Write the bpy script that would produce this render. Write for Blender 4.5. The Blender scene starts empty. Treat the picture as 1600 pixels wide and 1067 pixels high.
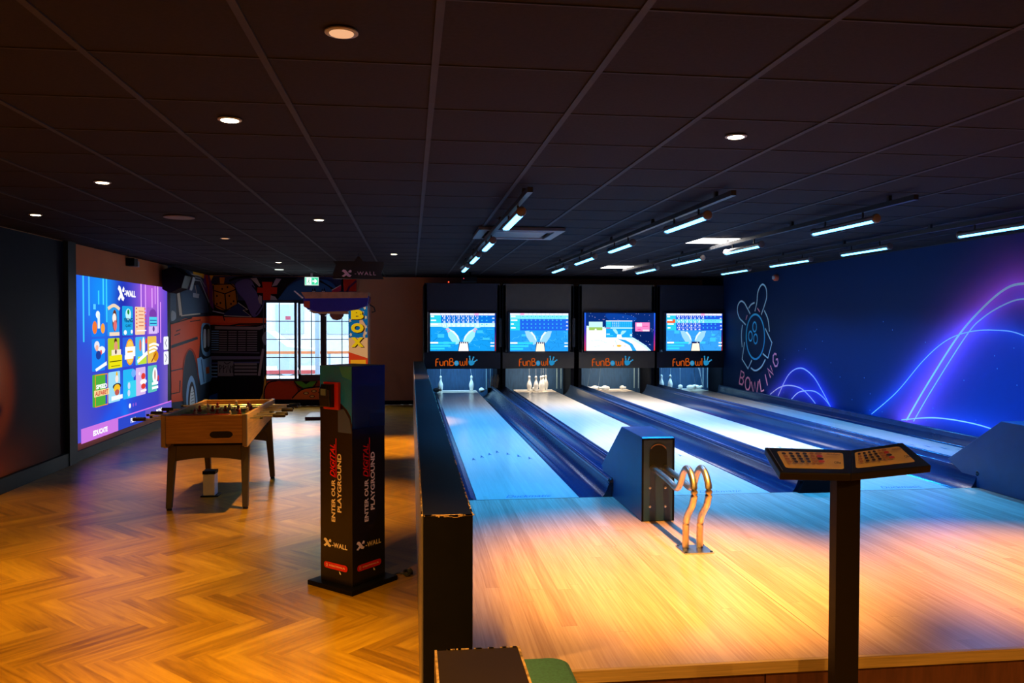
import bpy, math, random
import numpy as np
from mathutils import Vector, Matrix
random.seed(7); RNG = np.random.RandomState(5)
C = bpy.context.scene.collection
S = bpy.context.scene
PI = math.pi
# ------------------------------------------------------------------ camera
FPX, YAW, PITCH, ROLL, HC = 1262.0, 0.124008, -0.0223115, 0.0022008, 1.65
def cam_axes():
    cy, sy = math.cos(YAW), math.sin(YAW)
    f = Vector((sy*math.cos(PITCH), cy*math.cos(PITCH), math.sin(PITCH)))
    r = Vector((cy, -sy, 0)); u = r.cross(f)
    c, s = math.cos(ROLL), math.sin(ROLL)
    return c*r+s*u, c*u-s*r, f
CR, CU, CF = cam_axes()
cd = bpy.data.cameras.new('camera'); cam = bpy.data.objects.new('camera', cd); C.objects.link(cam)
cd.sensor_width = 36.0; cd.lens = FPX/1600*36.0; cd.clip_start = 0.02; cd.clip_end = 200
M = Matrix((CR, CU, -CF)).transposed().to_4x4(); M.translation = (0, 0, HC); cam.matrix_world = M
S.camera = cam
# ------------------------------------------------------------------ world (overcast daylight beyond the window), exposure
w = bpy.data.worlds.new('daylight'); S.world = w; w.use_nodes = True
bg = w.node_tree.nodes['Background']; bg.inputs[0].default_value = (0.78, 0.89, 1.0, 1); bg.inputs[1].default_value = 10.0
S.view_settings.view_transform = 'Standard'; S.view_settings.look = 'None'
S.view_settings.exposure = 0.0; S.view_settings.gamma = 1.0; S.view_settings.use_curve_mapping = False
# lamp strengths used by the lamp builders below
P_DOWN = 520.0      # warm recessed spots (W)
L_BLUE = 9.0       # radiance of the blue strip diffusers
P_BLUE = 40.0       # power of the LED rows inside them (W)
BLUEL = (0.015, 0.32, 1.0)
L_PANEL = 9.0       # radiance of the two ceiling panels
P_PANEL = 115.0     # power of the light they throw down
WARM = (1.0, 0.52, 0.09)
BLUE = (0.09, 0.46, 1.0)
# ------------------------------------------------------------------ room numbers (metres)
CEIL = 2.582; XL = -3.95; XR = 6.12; YB = 16.5; YF = -3.0
ZP = 0.33; Y_EDGE = 3.0; Y_FOUL = 6.0; Y_DECK = 15.95
LANE0, PITCHX, LANEW = 0.485, 1.525, 0.78
def ray(x, y): return CF + CR*((x-800)/FPX) - CU*((y-533.5)/FPX)
def atX(x, y, X): d = ray(x, y); t = X/d.x; return Vector((X, t*d.y, HC+t*d.z))
def atY(x, y, Y): d = ray(x, y); t = Y/d.y; return Vector((t*d.x, Y, HC+t*d.z))
def lin(c):
    return tuple(((v/255)/12.92 if v/255 <= 0.04045 else ((v/255+0.055)/1.055)**2.4) for v in c)
# ------------------------------------------------------------------ materials
def mat(name, col, rough=0.5, metal=0.0, noise=0.0, nscale=8.0, bump=0.0, spec=0.5, coat=0.0, stretch=None):
    m = bpy.data.materials.new(name); m.use_nodes = True
    nt = m.node_tree; b = nt.nodes['Principled BSDF']
    b.inputs['Base Color'].default_value = (*col, 1); b.inputs['Roughness'].default_value = rough
    b.inputs['Metallic'].default_value = metal; b.inputs['Specular IOR Level'].default_value = spec
    b.inputs['Coat Weight'].default_value = coat; b.inputs['Coat Roughness'].default_value = 0.08
    tc = nt.nodes.new('ShaderNodeTexCoord'); no = nt.nodes.new('ShaderNodeTexNoise')
    no.inputs['Scale'].default_value = nscale; no.inputs['Detail'].default_value = 6
    if stretch:
        mp = nt.nodes.new('ShaderNodeMapping'); mp.inputs['Scale'].default_value = stretch
        nt.links.new(tc.outputs['Object'], mp.inputs[0]); nt.links.new(mp.outputs[0], no.inputs['Vector'])
    else: nt.links.new(tc.outputs['Object'], no.inputs['Vector'])
    a = noise if noise else 0.06
    mr = nt.nodes.new('ShaderNodeMapRange'); mr.inputs['To Min'].default_value = 1-a; mr.inputs['To Max'].default_value = 1+a
    mr.inputs['From Min'].default_value = 0.3; mr.inputs['From Max'].default_value = 0.7
    nt.links.new(no.outputs[0], mr.inputs[0])
    mx = nt.nodes.new('ShaderNodeVectorMath'); mx.operation = 'SCALE'; mx.inputs[0].default_value = col
    nt.links.new(mr.outputs[0], mx.inputs['Scale']); nt.links.new(mx.outputs[0], b.inputs['Base Color'])
    if bump:
        bp = nt.nodes.new('ShaderNodeBump'); bp.inputs['Strength'].default_value = bump; bp.inputs['Distance'].default_value = 0.002
        nt.links.new(no.outputs[0], bp.inputs['Height']); nt.links.new(bp.outputs[0], b.inputs['Normal'])
    return m
def emit(name, col, strength):
    m = bpy.data.materials.new(name); m.use_nodes = True; nt = m.node_tree; nt.nodes.clear()
    e = nt.nodes.new('ShaderNodeEmission'); e.inputs[0].default_value = (*col, 1); e.inputs[1].default_value = strength
    o = nt.nodes.new('ShaderNodeOutputMaterial'); nt.links.new(e.outputs[0], o.inputs[0]); return m
def print_mat(name, rough=0.5, spec=0.5, coat=0.0):       # printed surface: colour comes from the print itself
    m = bpy.data.materials.new(name); m.use_nodes = True; nt = m.node_tree; b = nt.nodes['Principled BSDF']
    a = nt.nodes.new('ShaderNodeVertexColor'); a.layer_name = 'Col'
    nt.links.new(a.outputs[0], b.inputs['Base Color']); b.inputs['Roughness'].default_value = rough
    b.inputs['Specular IOR Level'].default_value = spec; b.inputs['Coat Weight'].default_value = coat
    return m
def screen_mat(name, strength):
    m = bpy.data.materials.new(name); m.use_nodes = True; nt = m.node_tree; nt.nodes.clear()
    a = nt.nodes.new('ShaderNodeVertexColor'); a.layer_name = 'Col'
    e = nt.nodes.new('ShaderNodeEmission'); e.inputs[1].default_value = strength
    o = nt.nodes.new('ShaderNodeOutputMaterial'); nt.links.new(a.outputs[0], e.inputs[0]); nt.links.new(e.outputs[0], o.inputs[0]); return m
def wood_planks(name, c1, c2, board=0.08, rough=0.3, length=1.6, gap=0.12, spec=0.5, coat=0.0):
    """boards running along Y, in object space"""
    m = bpy.data.materials.new(name); m.use_nodes = True; nt = m.node_tree; b = nt.nodes['Principled BSDF']; L = nt.links.new
    tc = nt.nodes.new('ShaderNodeTexCoord'); sp = nt.nodes.new('ShaderNodeSeparateXYZ'); L(tc.outputs['Object'], sp.inputs[0])
    def mth(op, a, bb=None, c=None):
        n = nt.nodes.new('ShaderNodeMath'); n.operation = op
        for i, v in enumerate((a, bb, c)):
            if v is None: continue
            if isinstance(v, (int, float)): n.inputs[i].default_value = v
            else: L(v, n.inputs[i])
        return n.outputs[0]
    u = mth('DIVIDE', sp.outputs[0], board); iu = mth('FLOOR', u)
    wn = nt.nodes.new('ShaderNodeTexWhiteNoise'); wn.noise_dimensions = '1D'; L(iu, wn.inputs['W'])
    v = mth('ADD', mth('DIVIDE', sp.outputs[1], length), mth('MULTIPLY', wn.outputs[0], 7.0)); iv = mth('FLOOR', v)
    w2 = nt.nodes.new('ShaderNodeTexWhiteNoise'); w2.noise_dimensions = '2D'
    cb = nt.nodes.new('ShaderNodeCombineXYZ'); L(iu, cb.inputs[0]); L(iv, cb.inputs[1]); L(cb.outputs[0], w2.inputs['Vector'])
    no = nt.nodes.new('ShaderNodeTexNoise'); no.inputs['Scale'].default_value = 1.0; no.inputs['Detail'].default_value = 8
    mp = nt.nodes.new('ShaderNodeMapping'); mp.inputs['Scale'].default_value = (90, 2.5, 1)
    cx = nt.nodes.new('ShaderNodeCombineXYZ'); L(sp.outputs[0], cx.inputs[0]); L(sp.outputs[1], cx.inputs[1]); L(mth('MULTIPLY', w2.outputs[0], 30), cx.inputs[2])
    L(cx.outputs[0], mp.inputs[0]); L(mp.outputs[0], no.inputs['Vector'])
    f = mth('ADD', mth('MULTIPLY', w2.outputs[0], 0.45), mth('MULTIPLY', mth('SUBTRACT', no.outputs[0], 0.3), 1.3))
    cr = nt.nodes.new('ShaderNodeMix'); cr.data_type = 'RGBA'; cr.clamp_factor = True
    cr.inputs[6].default_value = (*c1, 1); cr.inputs[7].default_value = (*c2, 1); L(f, cr.inputs[0])
    fr = mth('FRACT', u); e = mth('MINIMUM', fr, mth('SUBTRACT', 1.0, fr)); seam = mth('LESS_THAN', e, 0.012)
    fv = mth('FRACT', v); sv = mth('LESS_THAN', mth('MINIMUM', fv, mth('SUBTRACT', 1.0, fv)), 0.0012)
    dk = mth('SUBTRACT', 1.0, mth('MULTIPLY', mth('MAXIMUM', seam, sv), gap))
    vm = nt.nodes.new('ShaderNodeVectorMath'); vm.operation = 'SCALE'; L(cr.outputs[2], vm.inputs[0]); L(dk, vm.inputs['Scale'])
    L(vm.outputs[0], b.inputs['Base Color']); b.inputs['Roughness'].default_value = rough
    b.inputs['Specular IOR Level'].default_value = spec; b.inputs['Coat Weight'].default_value = coat; b.inputs['Coat Roughness'].default_value = 0.12
    return m
def herringbone_mat():
    m = bpy.data.materials.new('vinyl_planks'); m.use_nodes = True; nt = m.node_tree; b = nt.nodes['Principled BSDF']; L = nt.links.new
    uv = nt.nodes.new('ShaderNodeUVMap'); uv.uv_map = 'UV'
    at = nt.nodes.new('ShaderNodeVertexColor'); at.layer_name = 'Col'; sc = nt.nodes.new('ShaderNodeSeparateColor'); L(at.outputs[0], sc.inputs[0])
    mp = nt.nodes.new('ShaderNodeMapping'); mp.inputs['Scale'].default_value = (1.1, 13, 1); L(uv.outputs[0], mp.inputs[0])
    no = nt.nodes.new('ShaderNodeTexNoise'); no.inputs['Scale'].default_value = 1.8; no.inputs['Detail'].default_value = 9; no.inputs['Roughness'].default_value = 0.62
    no.inputs['Distortion'].default_value = 0.6
    L(mp.outputs[0], no.inputs['Vector'])
    mx = nt.nodes.new('ShaderNodeMath'); mx.operation = 'MULTIPLY_ADD'; mx.inputs[1].default_value = 1.5; mx.inputs[2].default_value = -0.42; L(no.outputs[0], mx.inputs[0])
    ad = nt.nodes.new('ShaderNodeMath'); ad.operation = 'MULTIPLY_ADD'; ad.inputs[1].default_value = 0.38; L(sc.outputs[0], ad.inputs[0]); L(mx.outputs[0], ad.inputs[2])
    cr = nt.nodes.new('ShaderNodeValToRGB'); e = cr.color_ramp.elements
    e[0].position = 0.12; e[0].color = (0.13, 0.055, 0.002, 1); e[1].position = 0.9; e[1].color = (0.42, 0.23, 0.012, 1)
    k = e.new(0.5); k.color = (0.28, 0.138, 0.005, 1)
    L(ad.outputs[0], cr.inputs[0]); L(cr.outputs[0], b.inputs['Base Color'])
    b.inputs['Roughness'].default_value = 0.33; b.inputs['Specular IOR Level'].default_value = 0.35
    return m
BLACK = mat('black_laminate', (0.003, 0.0025, 0.004), 0.5, noise=0.2, spec=0.1)
BLACKG = mat('black_gloss', (0.010, 0.012, 0.018), 0.2, noise=0.2)
DARKM = mat('dark_metal', (0.03, 0.03, 0.033), 0.4, 0.6)
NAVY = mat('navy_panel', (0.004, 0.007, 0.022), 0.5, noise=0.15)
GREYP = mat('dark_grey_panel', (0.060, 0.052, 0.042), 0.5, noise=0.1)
GUT = mat('gutter_plastic', (0.005, 0.018, 0.060), 0.17, noise=0.12, nscale=3, spec=0.5)
RAIL = mat('rail_plastic', (0.006, 0.022, 0.075), 0.18, noise=0.12, spec=0.5)
STEEL = mat('steel', (0.55, 0.55, 0.57), 0.28, 1.0)
BRASS = mat('satin_tube', (0.62, 0.50, 0.36), 0.33, 1.0, noise=0.1, nscale=30)
WHITE = mat('white_plastic', (0.82, 0.82, 0.80), 0.3)
PINM = mat('pin_white', (0.85, 0.86, 0.84), 0.2, coat=0.3)
RED = mat('red_paint', (0.5, 0.02, 0.015), 0.35)
BEIGE = mat('beige_wall_paint', (0.56, 0.26, 0.12), 0.9, noise=0.05, nscale=2, spec=0.15)
SKIRT = mat('dark_skirting', (0.010, 0.020, 0.028), 0.5, spec=0.2)
CEILM = mat('ceiling_tile', (0.0165, 0.0145, 0.018), 0.9, noise=0.12, nscale=60, bump=0.2, spec=0.08)
GRIDM = mat('ceiling_grid_metal', (0.030, 0.031, 0.041), 0.7, noise=0.1, spec=0.1)
OAK = mat('oak_veneer', (0.47, 0.27, 0.10), 0.38, noise=0.22, nscale=5, stretch=(1.5, 1.5, 14))
EDGEW = mat('plywood_edge', (0.44, 0.27, 0.11), 0.5, noise=0.3, nscale=3, stretch=(1, 1, 90))
RISER = mat('riser_board', (0.12, 0.035, 0.018), 0.5, noise=0.25, nscale=6, stretch=(8, 1, 1))
GREENF = mat('green_upholstery', (0.022, 0.085, 0.075), 0.9, noise=0.2, nscale=120, bump=0.4)
WORN = mat('worn_edge', (0.42, 0.25, 0.12), 0.6, noise=0.7, nscale=60)
GREYM = mat('grey_plastic', (0.25, 0.26, 0.28), 0.4)
BROWNL = mat('brown_leather', (0.16, 0.045, 0.025), 0.4, noise=0.15, nscale=20)
RUB = mat('black_rubber', (0.015, 0.015, 0.015), 0.7)
PRINT = print_mat('printed_panel', 0.42); PRINTG = print_mat('printed_gloss', 0.22, coat=0.4); MURAL = print_mat('mural_print', 0.6, 0.12)
SCREEN = screen_mat('screen_light', 1.25); WALLSCR = screen_mat('projected_picture', 1.1); SIGNLIT = screen_mat('sign_light', 1.3)
APPR = wood_planks('approach_boards', (0.34, 0.185, 0.12), (0.60, 0.39, 0.27), 0.07, 0.27, 2.6, 0.14, coat=0.0)
LANEM = wood_planks('lane_boards', (0.42, 0.35, 0.27), (0.58, 0.50, 0.40), 0.028, 0.28, 3.5, 0.10, spec=0.7, coat=0.3)
# ------------------------------------------------------------------ object helpers
def tag(o, label=None, cat=None, group=None, kind=None):
    if label: o['label'] = label
    if cat: o['category'] = cat
    if group: o['group'] = group
    if kind: o['kind'] = kind
    return o
def thing(name, label, cat, loc=(0, 0, 0), rz=0.0, group=None):
    o = bpy.data.objects.new(name, None); C.objects.link(o); o.location = loc; o.rotation_euler = (0, 0, rz); o.empty_display_size = 0.1
    return tag(o, label, cat, group)
class MB:
    def __init__(s): s.v = []; s.f = []; s.m = []
    def add(s, vs, fs, mi=0):
        k = len(s.v); s.v += [tuple(p) for p in vs]; s.f += [tuple(i+k for i in f) for f in fs]; s.m += [mi]*len(fs)
    def box(s, x0, x1, y0, y1, z0, z1, mi=0):
        s.add([(x0, y0, z0), (x1, y0, z0), (x1, y1, z0), (x0, y1, z0), (x0, y0, z1), (x1, y0, z1), (x1, y1, z1), (x0, y1, z1)],
              [(0, 3, 2, 1), (4, 5, 6, 7), (0, 1, 5, 4), (1, 2, 6, 5), (2, 3, 7, 6), (3, 0, 4, 7)], mi); return s
    def prism(s, poly, axis, a, b, mi=0):
        """polygon extruded along axis from a to b. axis x: poly=(y,z); y: poly=(x,z); z: poly=(x,y)"""
        def P(p, t): return {'x': (t, p[0], p[1]), 'y': (p[0], t, p[1]), 'z': (p[0], p[1], t)}[axis]
        n = len(poly)
        s.add([P(p, a) for p in poly]+[P(p, b) for p in poly], [tuple(range(n))[::-1], tuple(range(n, 2*n))]+[(i, (i+1) % n, n+(i+1) % n, n+i) for i in range(n)], mi); return s
    def lathe(s, prof, c=(0, 0, 0), n=20, axis='z', mi=0):
        vs = []
        for r, h in prof:
            for i in range(n):
                a = 2*PI*i/n; p = (r*math.cos(a), r*math.sin(a), h)
                if axis == 'x': p = (p[2], p[0], p[1])
                if axis == 'y': p = (p[1], p[2], p[0])
                vs.append((c[0]+p[0], c[1]+p[1], c[2]+p[2]))
        fs = [(j*n+i, j*n+(i+1) % n, (j+1)*n+(i+1) % n, (j+1)*n+i) for j in range(len(prof)-1) for i in range(n)]
        fs += [tuple(range(n))[::-1], tuple(range((len(prof)-1)*n, len(prof)*n))]
        s.add(vs, fs, mi); return s
    def tube(s, pts, r, n=10, mi=0):
        pts = [Vector(p) for p in pts]; vs = []
        up = Vector((0, 0, 1))
        for i, p in enumerate(pts):
            t = (pts[min(i+1, len(pts)-1)]-pts[max(i-1, 0)]).normalized()
            a = t.cross(up if abs(t.dot(up)) < 0.98 else Vector((1, 0, 0)))
            if i and a.dot(la) < 0: a = -a
            a.normalize(); b = t.cross(a); la = a
            rr = r[i] if isinstance(r, (list, tuple)) else r
            vs += [p+a*rr*math.cos(2*PI*k/n)+b*rr*math.sin(2*PI*k/n) for k in range(n)]
        fs = [(j*n+i, j*n+(i+1) % n, (j+1)*n+(i+1) % n, (j+1)*n+i) for j in range(len(pts)-1) for i in range(n)]
        fs += [tuple(range(n))[::-1], tuple(range((len(pts)-1)*n, len(pts)*n))]
        s.add(vs, fs, mi); return s
    def build(s, name, mats, parent=None, smooth=False, bevel=0.0, loc=None):
        me = bpy.data.meshes.new(name); me.from_pydata(s.v, [], s.f)
        for m in (mats if isinstance(mats, (list, tuple)) else [mats]): me.materials.append(m)
        me.polygons.foreach_set('material_index', s.m)
        if smooth:
            me.polygons.foreach_set('use_smooth', [True]*len(s.f))
        me.update()
        o = bpy.data.objects.new(name, me); C.objects.link(o)
        if parent: o.parent = parent
        if loc: o.location = loc
        import bmesh
        bm = bmesh.new(); bm.from_mesh(me); bmesh.ops.recalc_face_normals(bm, faces=bm.faces); bm.to_mesh(me); bm.free()
        if smooth and smooth != 'all':
            try: me.set_sharp_from_angle(angle=math.radians(smooth if smooth is not True else 40))
            except Exception: pass
        if bevel:
            b = o.modifiers.new('edge', 'BEVEL'); b.width = bevel; b.segments = 2; b.limit_method = 'ANGLE'; b.angle_limit = math.radians(40)
        return o
def spline(pts, n=8, closed=False):
    """Catmull-Rom through 2D/3D points"""
    P = [Vector(p) for p in pts]; out = []
    N = len(P); rng = range(N if closed else N-1)
    for i in rng:
        if closed: a, b, c, d = P[(i-1) % N], P[i], P[(i+1) % N], P[(i+2) % N]
        else: a, b, c, d = P[max(i-1, 0)], P[i], P[i+1], P[min(i+2, N-1)]
        for k in range(n):
            t = k/n; out.append(0.5*((2*b)+(c-a)*t+(2*a-5*b+4*c-d)*t*t+(3*b-a-3*c+d)*t**3))
    if not closed: out.append(P[-1])
    return out
_txt = {}
def text_polys(s, bold=0.0, spacing=1.0):
    """triangles of the built-in font, cap height about 0.7"""
    k = (s, bold, spacing)
    if k in _txt: return _txt[k]
    cu = bpy.data.curves.new('t', 'FONT'); cu.body = s; cu.align_x = 'CENTER'; cu.align_y = 'CENTER'; cu.offset = bold; cu.resolution_u = 3; cu.space_character = spacing
    o = bpy.data.objects.new('t', cu); C.objects.link(o); dg = bpy.context.evaluated_depsgraph_get(); dg.update()
    me = o.evaluated_get(dg).to_mesh()
    vs = [tuple(v.co) for v in me.vertices]; fs = [tuple(p.vertices) for p in me.polygons]
    o.evaluated_get(dg).to_mesh_clear(); C.objects.unlink(o); bpy.data.objects.remove(o); bpy.data.curves.remove(cu)
    xs = [v[0] for v in vs]; ys = [v[1] for v in vs]
    cx, cy = (min(xs)+max(xs))/2, (min(ys)+max(ys))/2; W, H = max(xs)-min(xs), max(ys)-min(ys)
    _txt[k] = ([((x-cx)/W, (y-cy)/H) for x, y, _ in vs], fs)      # normalised to a unit box centred at 0
    return _txt[k]
class Canvas:
    """flat artwork: layers of coloured polygons a hair apart. map(u,v)->Vector, nrm = facing direction"""
    def __init__(s, fmap, nrm, step=0.0006): s.m = fmap; s.n = Vector(nrm).normalized(); s.v = []; s.f = []; s.c = []; s.k = 0; s.step = step
    def _pt(s, p): s.v.append(tuple(s.m(p[0], p[1])+s.n*(s.k*s.step)))
    def poly(s, pts, col, layer=True):
        if layer: s.k += 1
        b = len(s.v)
        for p in pts: s._pt(p)
        s.f.append(tuple(range(b, b+len(pts)))); s.c.append([lin(col)]*len(pts)); return s
    def mesh(s, pts, fs, col):
        s.k += 1; b = len(s.v)
        for p in pts: s._pt(p)
        for f in fs: s.f.append(tuple(i+b for i in f)); s.c.append([lin(col)]*len(f))
    def rect(s, u0, v0, u1, v1, col, layer=True): return s.poly([(u0, v0), (u1, v0), (u1, v1), (u0, v1)], col, layer)
    def rrect(s, u0, v0, u1, v1, r, col):
        p = []; sv = 1 if v1 > v0 else -1; su = 1 if u1 > u0 else -1
        for cx, cy, a0 in ((u1-su*r, v1-sv*r, 0), (u0+su*r, v1-sv*r, 90), (u0+su*r, v0+sv*r, 180), (u1-su*r, v0+sv*r, 270)):
            for k in range(5):
                a = math.radians(a0+k*22.5); p.append((cx+su*r*math.cos(a), cy+sv*r*math.sin(a)))
        return s.poly(p, col)
    def ell(s, cu, cv, ru, rv, col, n=24, rot=0.0):
        ca, sa = math.cos(rot), math.sin(rot)
        return s.poly([(cu+ru*math.cos(2*PI*i/n)*ca-rv*math.sin(2*PI*i/n)*sa, cv+ru*math.cos(2*PI*i/n)*sa+rv*math.sin(2*PI*i/n)*ca) for i in range(n)], col)
    def blob(s, pts, col, n=5): return s.poly([tuple(p) for p in spline([(a, b) for a, b in pts], n, True)], col)
    def line(s, pts, wd, col, smooth=0, closed=False, taper=False):
        P = [Vector((a, b)) for a, b in pts]
        if smooth: P = spline([(a, b) for a, b in pts], smooth, closed)
        if closed: P = P+[P[0]]
        s.k += 1; vs = []; n = len(P)
        for i, p in enumerate(P):
            t = P[min(i+1, n-1)]-P[max(i-1, 0)]
            if t.length < 1e-9: t = Vector((1, 0))
            t.normalize(); q = Vector((-t.y, t.x)); ww = wd
            if taper: ww = wd*(1-0.7*i/(n-1))
            vs += [p+q*ww/2, p-q*ww/2]
        b = len(s.v)
        for p in vs: s._pt(p)
        for i in range(n-1): s.f.append((b+2*i, b+2*i+1, b+2*i+3, b+2*i+2)); s.c.append([lin(col)]*4)
        return s
    def text(s, t, cu, cv, W, H, col, bold=0.0, rot=0.0, shear=0.0, spacing=1.0, vdown=True):
        P, F = text_polys(t, bold, spacing); ca, sa = math.cos(rot), math.sin(rot); q = -1 if vdown else 1; out = []
        for x, y in P:
            a = x*W+shear*y*H; b_ = y*H*q; out.append((cu+a*ca-b_*sa, cv+a*sa+b_*ca))
        s.mesh(out, F, col); return s
    def grid(s, us, vs, fn):
        """per-vertex colour field; fn(U,V)->array (...,3) linear"""
        s.k += 1; U, V = np.meshgrid(us, vs); col = np.clip(fn(U, V), 0, 1); b = len(s.v); nu = len(us)
        for j in range(len(vs)):
            for i in range(nu): s._pt((us[i], vs[j]))
        for j in range(len(vs)-1):
            for i in range(nu-1):
                q = ((j, i), (j, i+1), (j+1, i+1), (j+1, i))
                s.f.append(tuple(b+a*nu+c for a, c in q)); s.c.append([tuple(col[a, c]) for a, c in q])
    def build(s, name, m, parent=None):
        me = bpy.data.meshes.new(name); me.from_pydata(s.v, [], s.f); me.materials.append(m)
        ca = me.color_attributes.new('Col', 'FLOAT_COLOR', 'CORNER')
        flat = [x for f in s.c for c in f for x in (float(c[0]), float(c[1]), float(c[2]), 1.0)]
        ca.data.foreach_set('color', flat); me.update()
        o = bpy.data.objects.new(name, me); C.objects.link(o)
        if parent: o.parent = parent
        return o
def xlogo(cv, cu, c_v, W, H, col, vdown=True):
    """the crossing-bars logo, in a W x H box"""
    q = -1 if vdown else 1
    def T(p): return [(cu+x*W, c_v+q*y*H) for x, y in p]
    # thick bar: upper-left to lower-right, with notched ends; other arm broken into two pieces
    cv.poly(T([(-0.34, 0.5), (-0.10, 0.42), (0.30, -0.18), (0.5, -0.28), (0.33, -0.5), (0.08, -0.42), (-0.32, 0.14), (-0.5, 0.26)]), col)
    cv.poly(T([(-0.12, -0.02), (-0.5, -0.38), (-0.30, -0.5), (0.02, -0.22)]), col)
    cv.poly(T([(0.14, 0.20), (0.34, 0.46), (0.5, 0.34), (0.46, 0.10), (0.22, 0.10)]), col)

# ================================================================== STRUCTURE
# ---- floor: herringbone planks, every plank its own face
def build_floor():
    Lp, Wp = 0.66, 0.11
    x0, x1, y0, y1 = XL, XR, YF, YB
    vs = []; fs = []; col = []; uvs = []
    c45 = math.sqrt(0.5)
    def rot(p): return ((p[0]+p[1])*c45, (p[1]-p[0])*c45)
    cyc = (y0+y1)/2; cxc = (x0+x1)/2
    for a in range(-110, 111):
        for b in range(-25, 26):
            bx, by = a*Wp+b*Lp, a*Wp-b*Lp
            for kind in (0, 1):
                if kind == 0: q = [(0, 0), (Lp, 0), (Lp, Wp), (0, Wp)]; uv = [(0, 0), (Lp, 0), (Lp, Wp), (0, Wp)]
                else: q = [(Lp, Wp-Lp), (Lp+Wp, Wp-Lp), (Lp+Wp, Wp), (Lp, Wp)]; uv = [(0, 0), (0, Wp), (Lp, Wp), (Lp, 0)]
                P = [rot((bx+p[0], by+p[1])) for p in q]; P = [(p[0]+cxc, p[1]+cyc+0.12) for p in P]
                if max(p[0] for p in P) < x0 or min(p[0] for p in P) > x1 or max(p[1] for p in P) < y0 or min(p[1] for p in P) > y1: continue
                k = len(vs); vs += [(min(max(p[0], x0-0.3), x1+0.3), min(max(p[1], y0-0.3), y1+0.02), 0.0) for p in P]
                fs.append((k, k+1, k+2, k+3)); r = RNG.rand(); ox, oy = RNG.rand()*40, RNG.rand()*40
                col += [(r, r, r, 1)]*4; uvs += [(u+ox, v+oy) for u, v in uv]
    me = bpy.data.meshes.new('floor'); me.from_pydata(vs, [], fs)
    ca = me.color_attributes.new('Col', 'FLOAT_COLOR', 'CORNER'); ca.data.foreach_set('color', [x for c in col for x in c])
    ul = me.uv_layers.new(name='UV'); ul.data.foreach_set('uv', [x for c in uvs for x in c])
    me.materials.append(herringbone_mat()); o = bpy.data.objects.new('floor', me); C.objects.link(o); tag(o, 'warm brown herringbone plank floor', None, kind='structure')
    # screed below
    MB().box(x0-0.3, x1+0.3, y0-0.3, y1+0.02, -0.1, -0.004).build('screed', GREYP, o)
build_floor()
# ---- ceiling with its grid
ceil = MB().box(XL-0.2, XR+0.2, YF-0.2, YB+0.2, CEIL, CEIL+0.12).build('ceiling', CEILM); tag(ceil, 'dark suspended tile ceiling', None, kind='structure')
T0X, T0Y, TT = 0.0855, 2.347, 0.6
g = MB()
for i in range(-8, 12):
    x = T0X+i*TT
    if XL < x < XR: g.box(x-0.013, x+0.013, YF, YB, CEIL-0.006, CEIL+0.001)
for j in range(-9, 25):
    y = T0Y+j*TT
    if YF < y < YB: g.box(XL, XR, y-0.004, y+0.004, CEIL-0.004, CEIL+0.001)
g.build('ceiling_grid', GRIDM, ceil)
# ---- walls
W0, W1, WZ0, WZ1 = -2.90, -0.86, 0.50, 2.11
wb = MB()
wb.box(XL-0.2, W0, YB, YB+0.2, 0, CEIL); wb.box(W1, XR+0.2, YB, YB+0.2, 0, CEIL)
wb.box(W0, W1, YB, YB+0.2, 0, WZ0); wb.box(W0, W1, YB, YB+0.2, WZ1, CEIL)
wb = wb.build('wall_back', BEIGE); tag(wb, 'beige back wall with a mural round its window', None, kind='structure')
wl = MB().box(XL-0.2, XL, YF-0.2, YB, 0, CEIL).build('wall_left', BEIGE); tag(wl, 'left wall, beige behind the projected picture', None, kind='structure')
wr = MB().box(XR, XR+0.2, YF-0.2, YB, 0, CEIL).build('wall_right', NAVY); tag(wr, 'dark blue right wall behind the neon mural', None, kind='structure')
wf = MB().box(XL, XR, YF-0.2, YF, 0, CEIL).build('wall_front', BEIGE); tag(wf, 'beige wall behind the viewer', None, kind='structure')
o = MB().box(XL, 0.24, YB-0.015, YB-0.001, 0, 0.085).build('baseboard_back', BLACK); tag(o, 'black skirting on the back wall', kind='structure')
o = MB().box(XL+0.001, XL+0.03, 10.08, 14.05, 0, 0.12).build('baseboard_left', SKIRT); tag(o, 'blue grey skirting under the projected picture', kind='structure')
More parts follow.
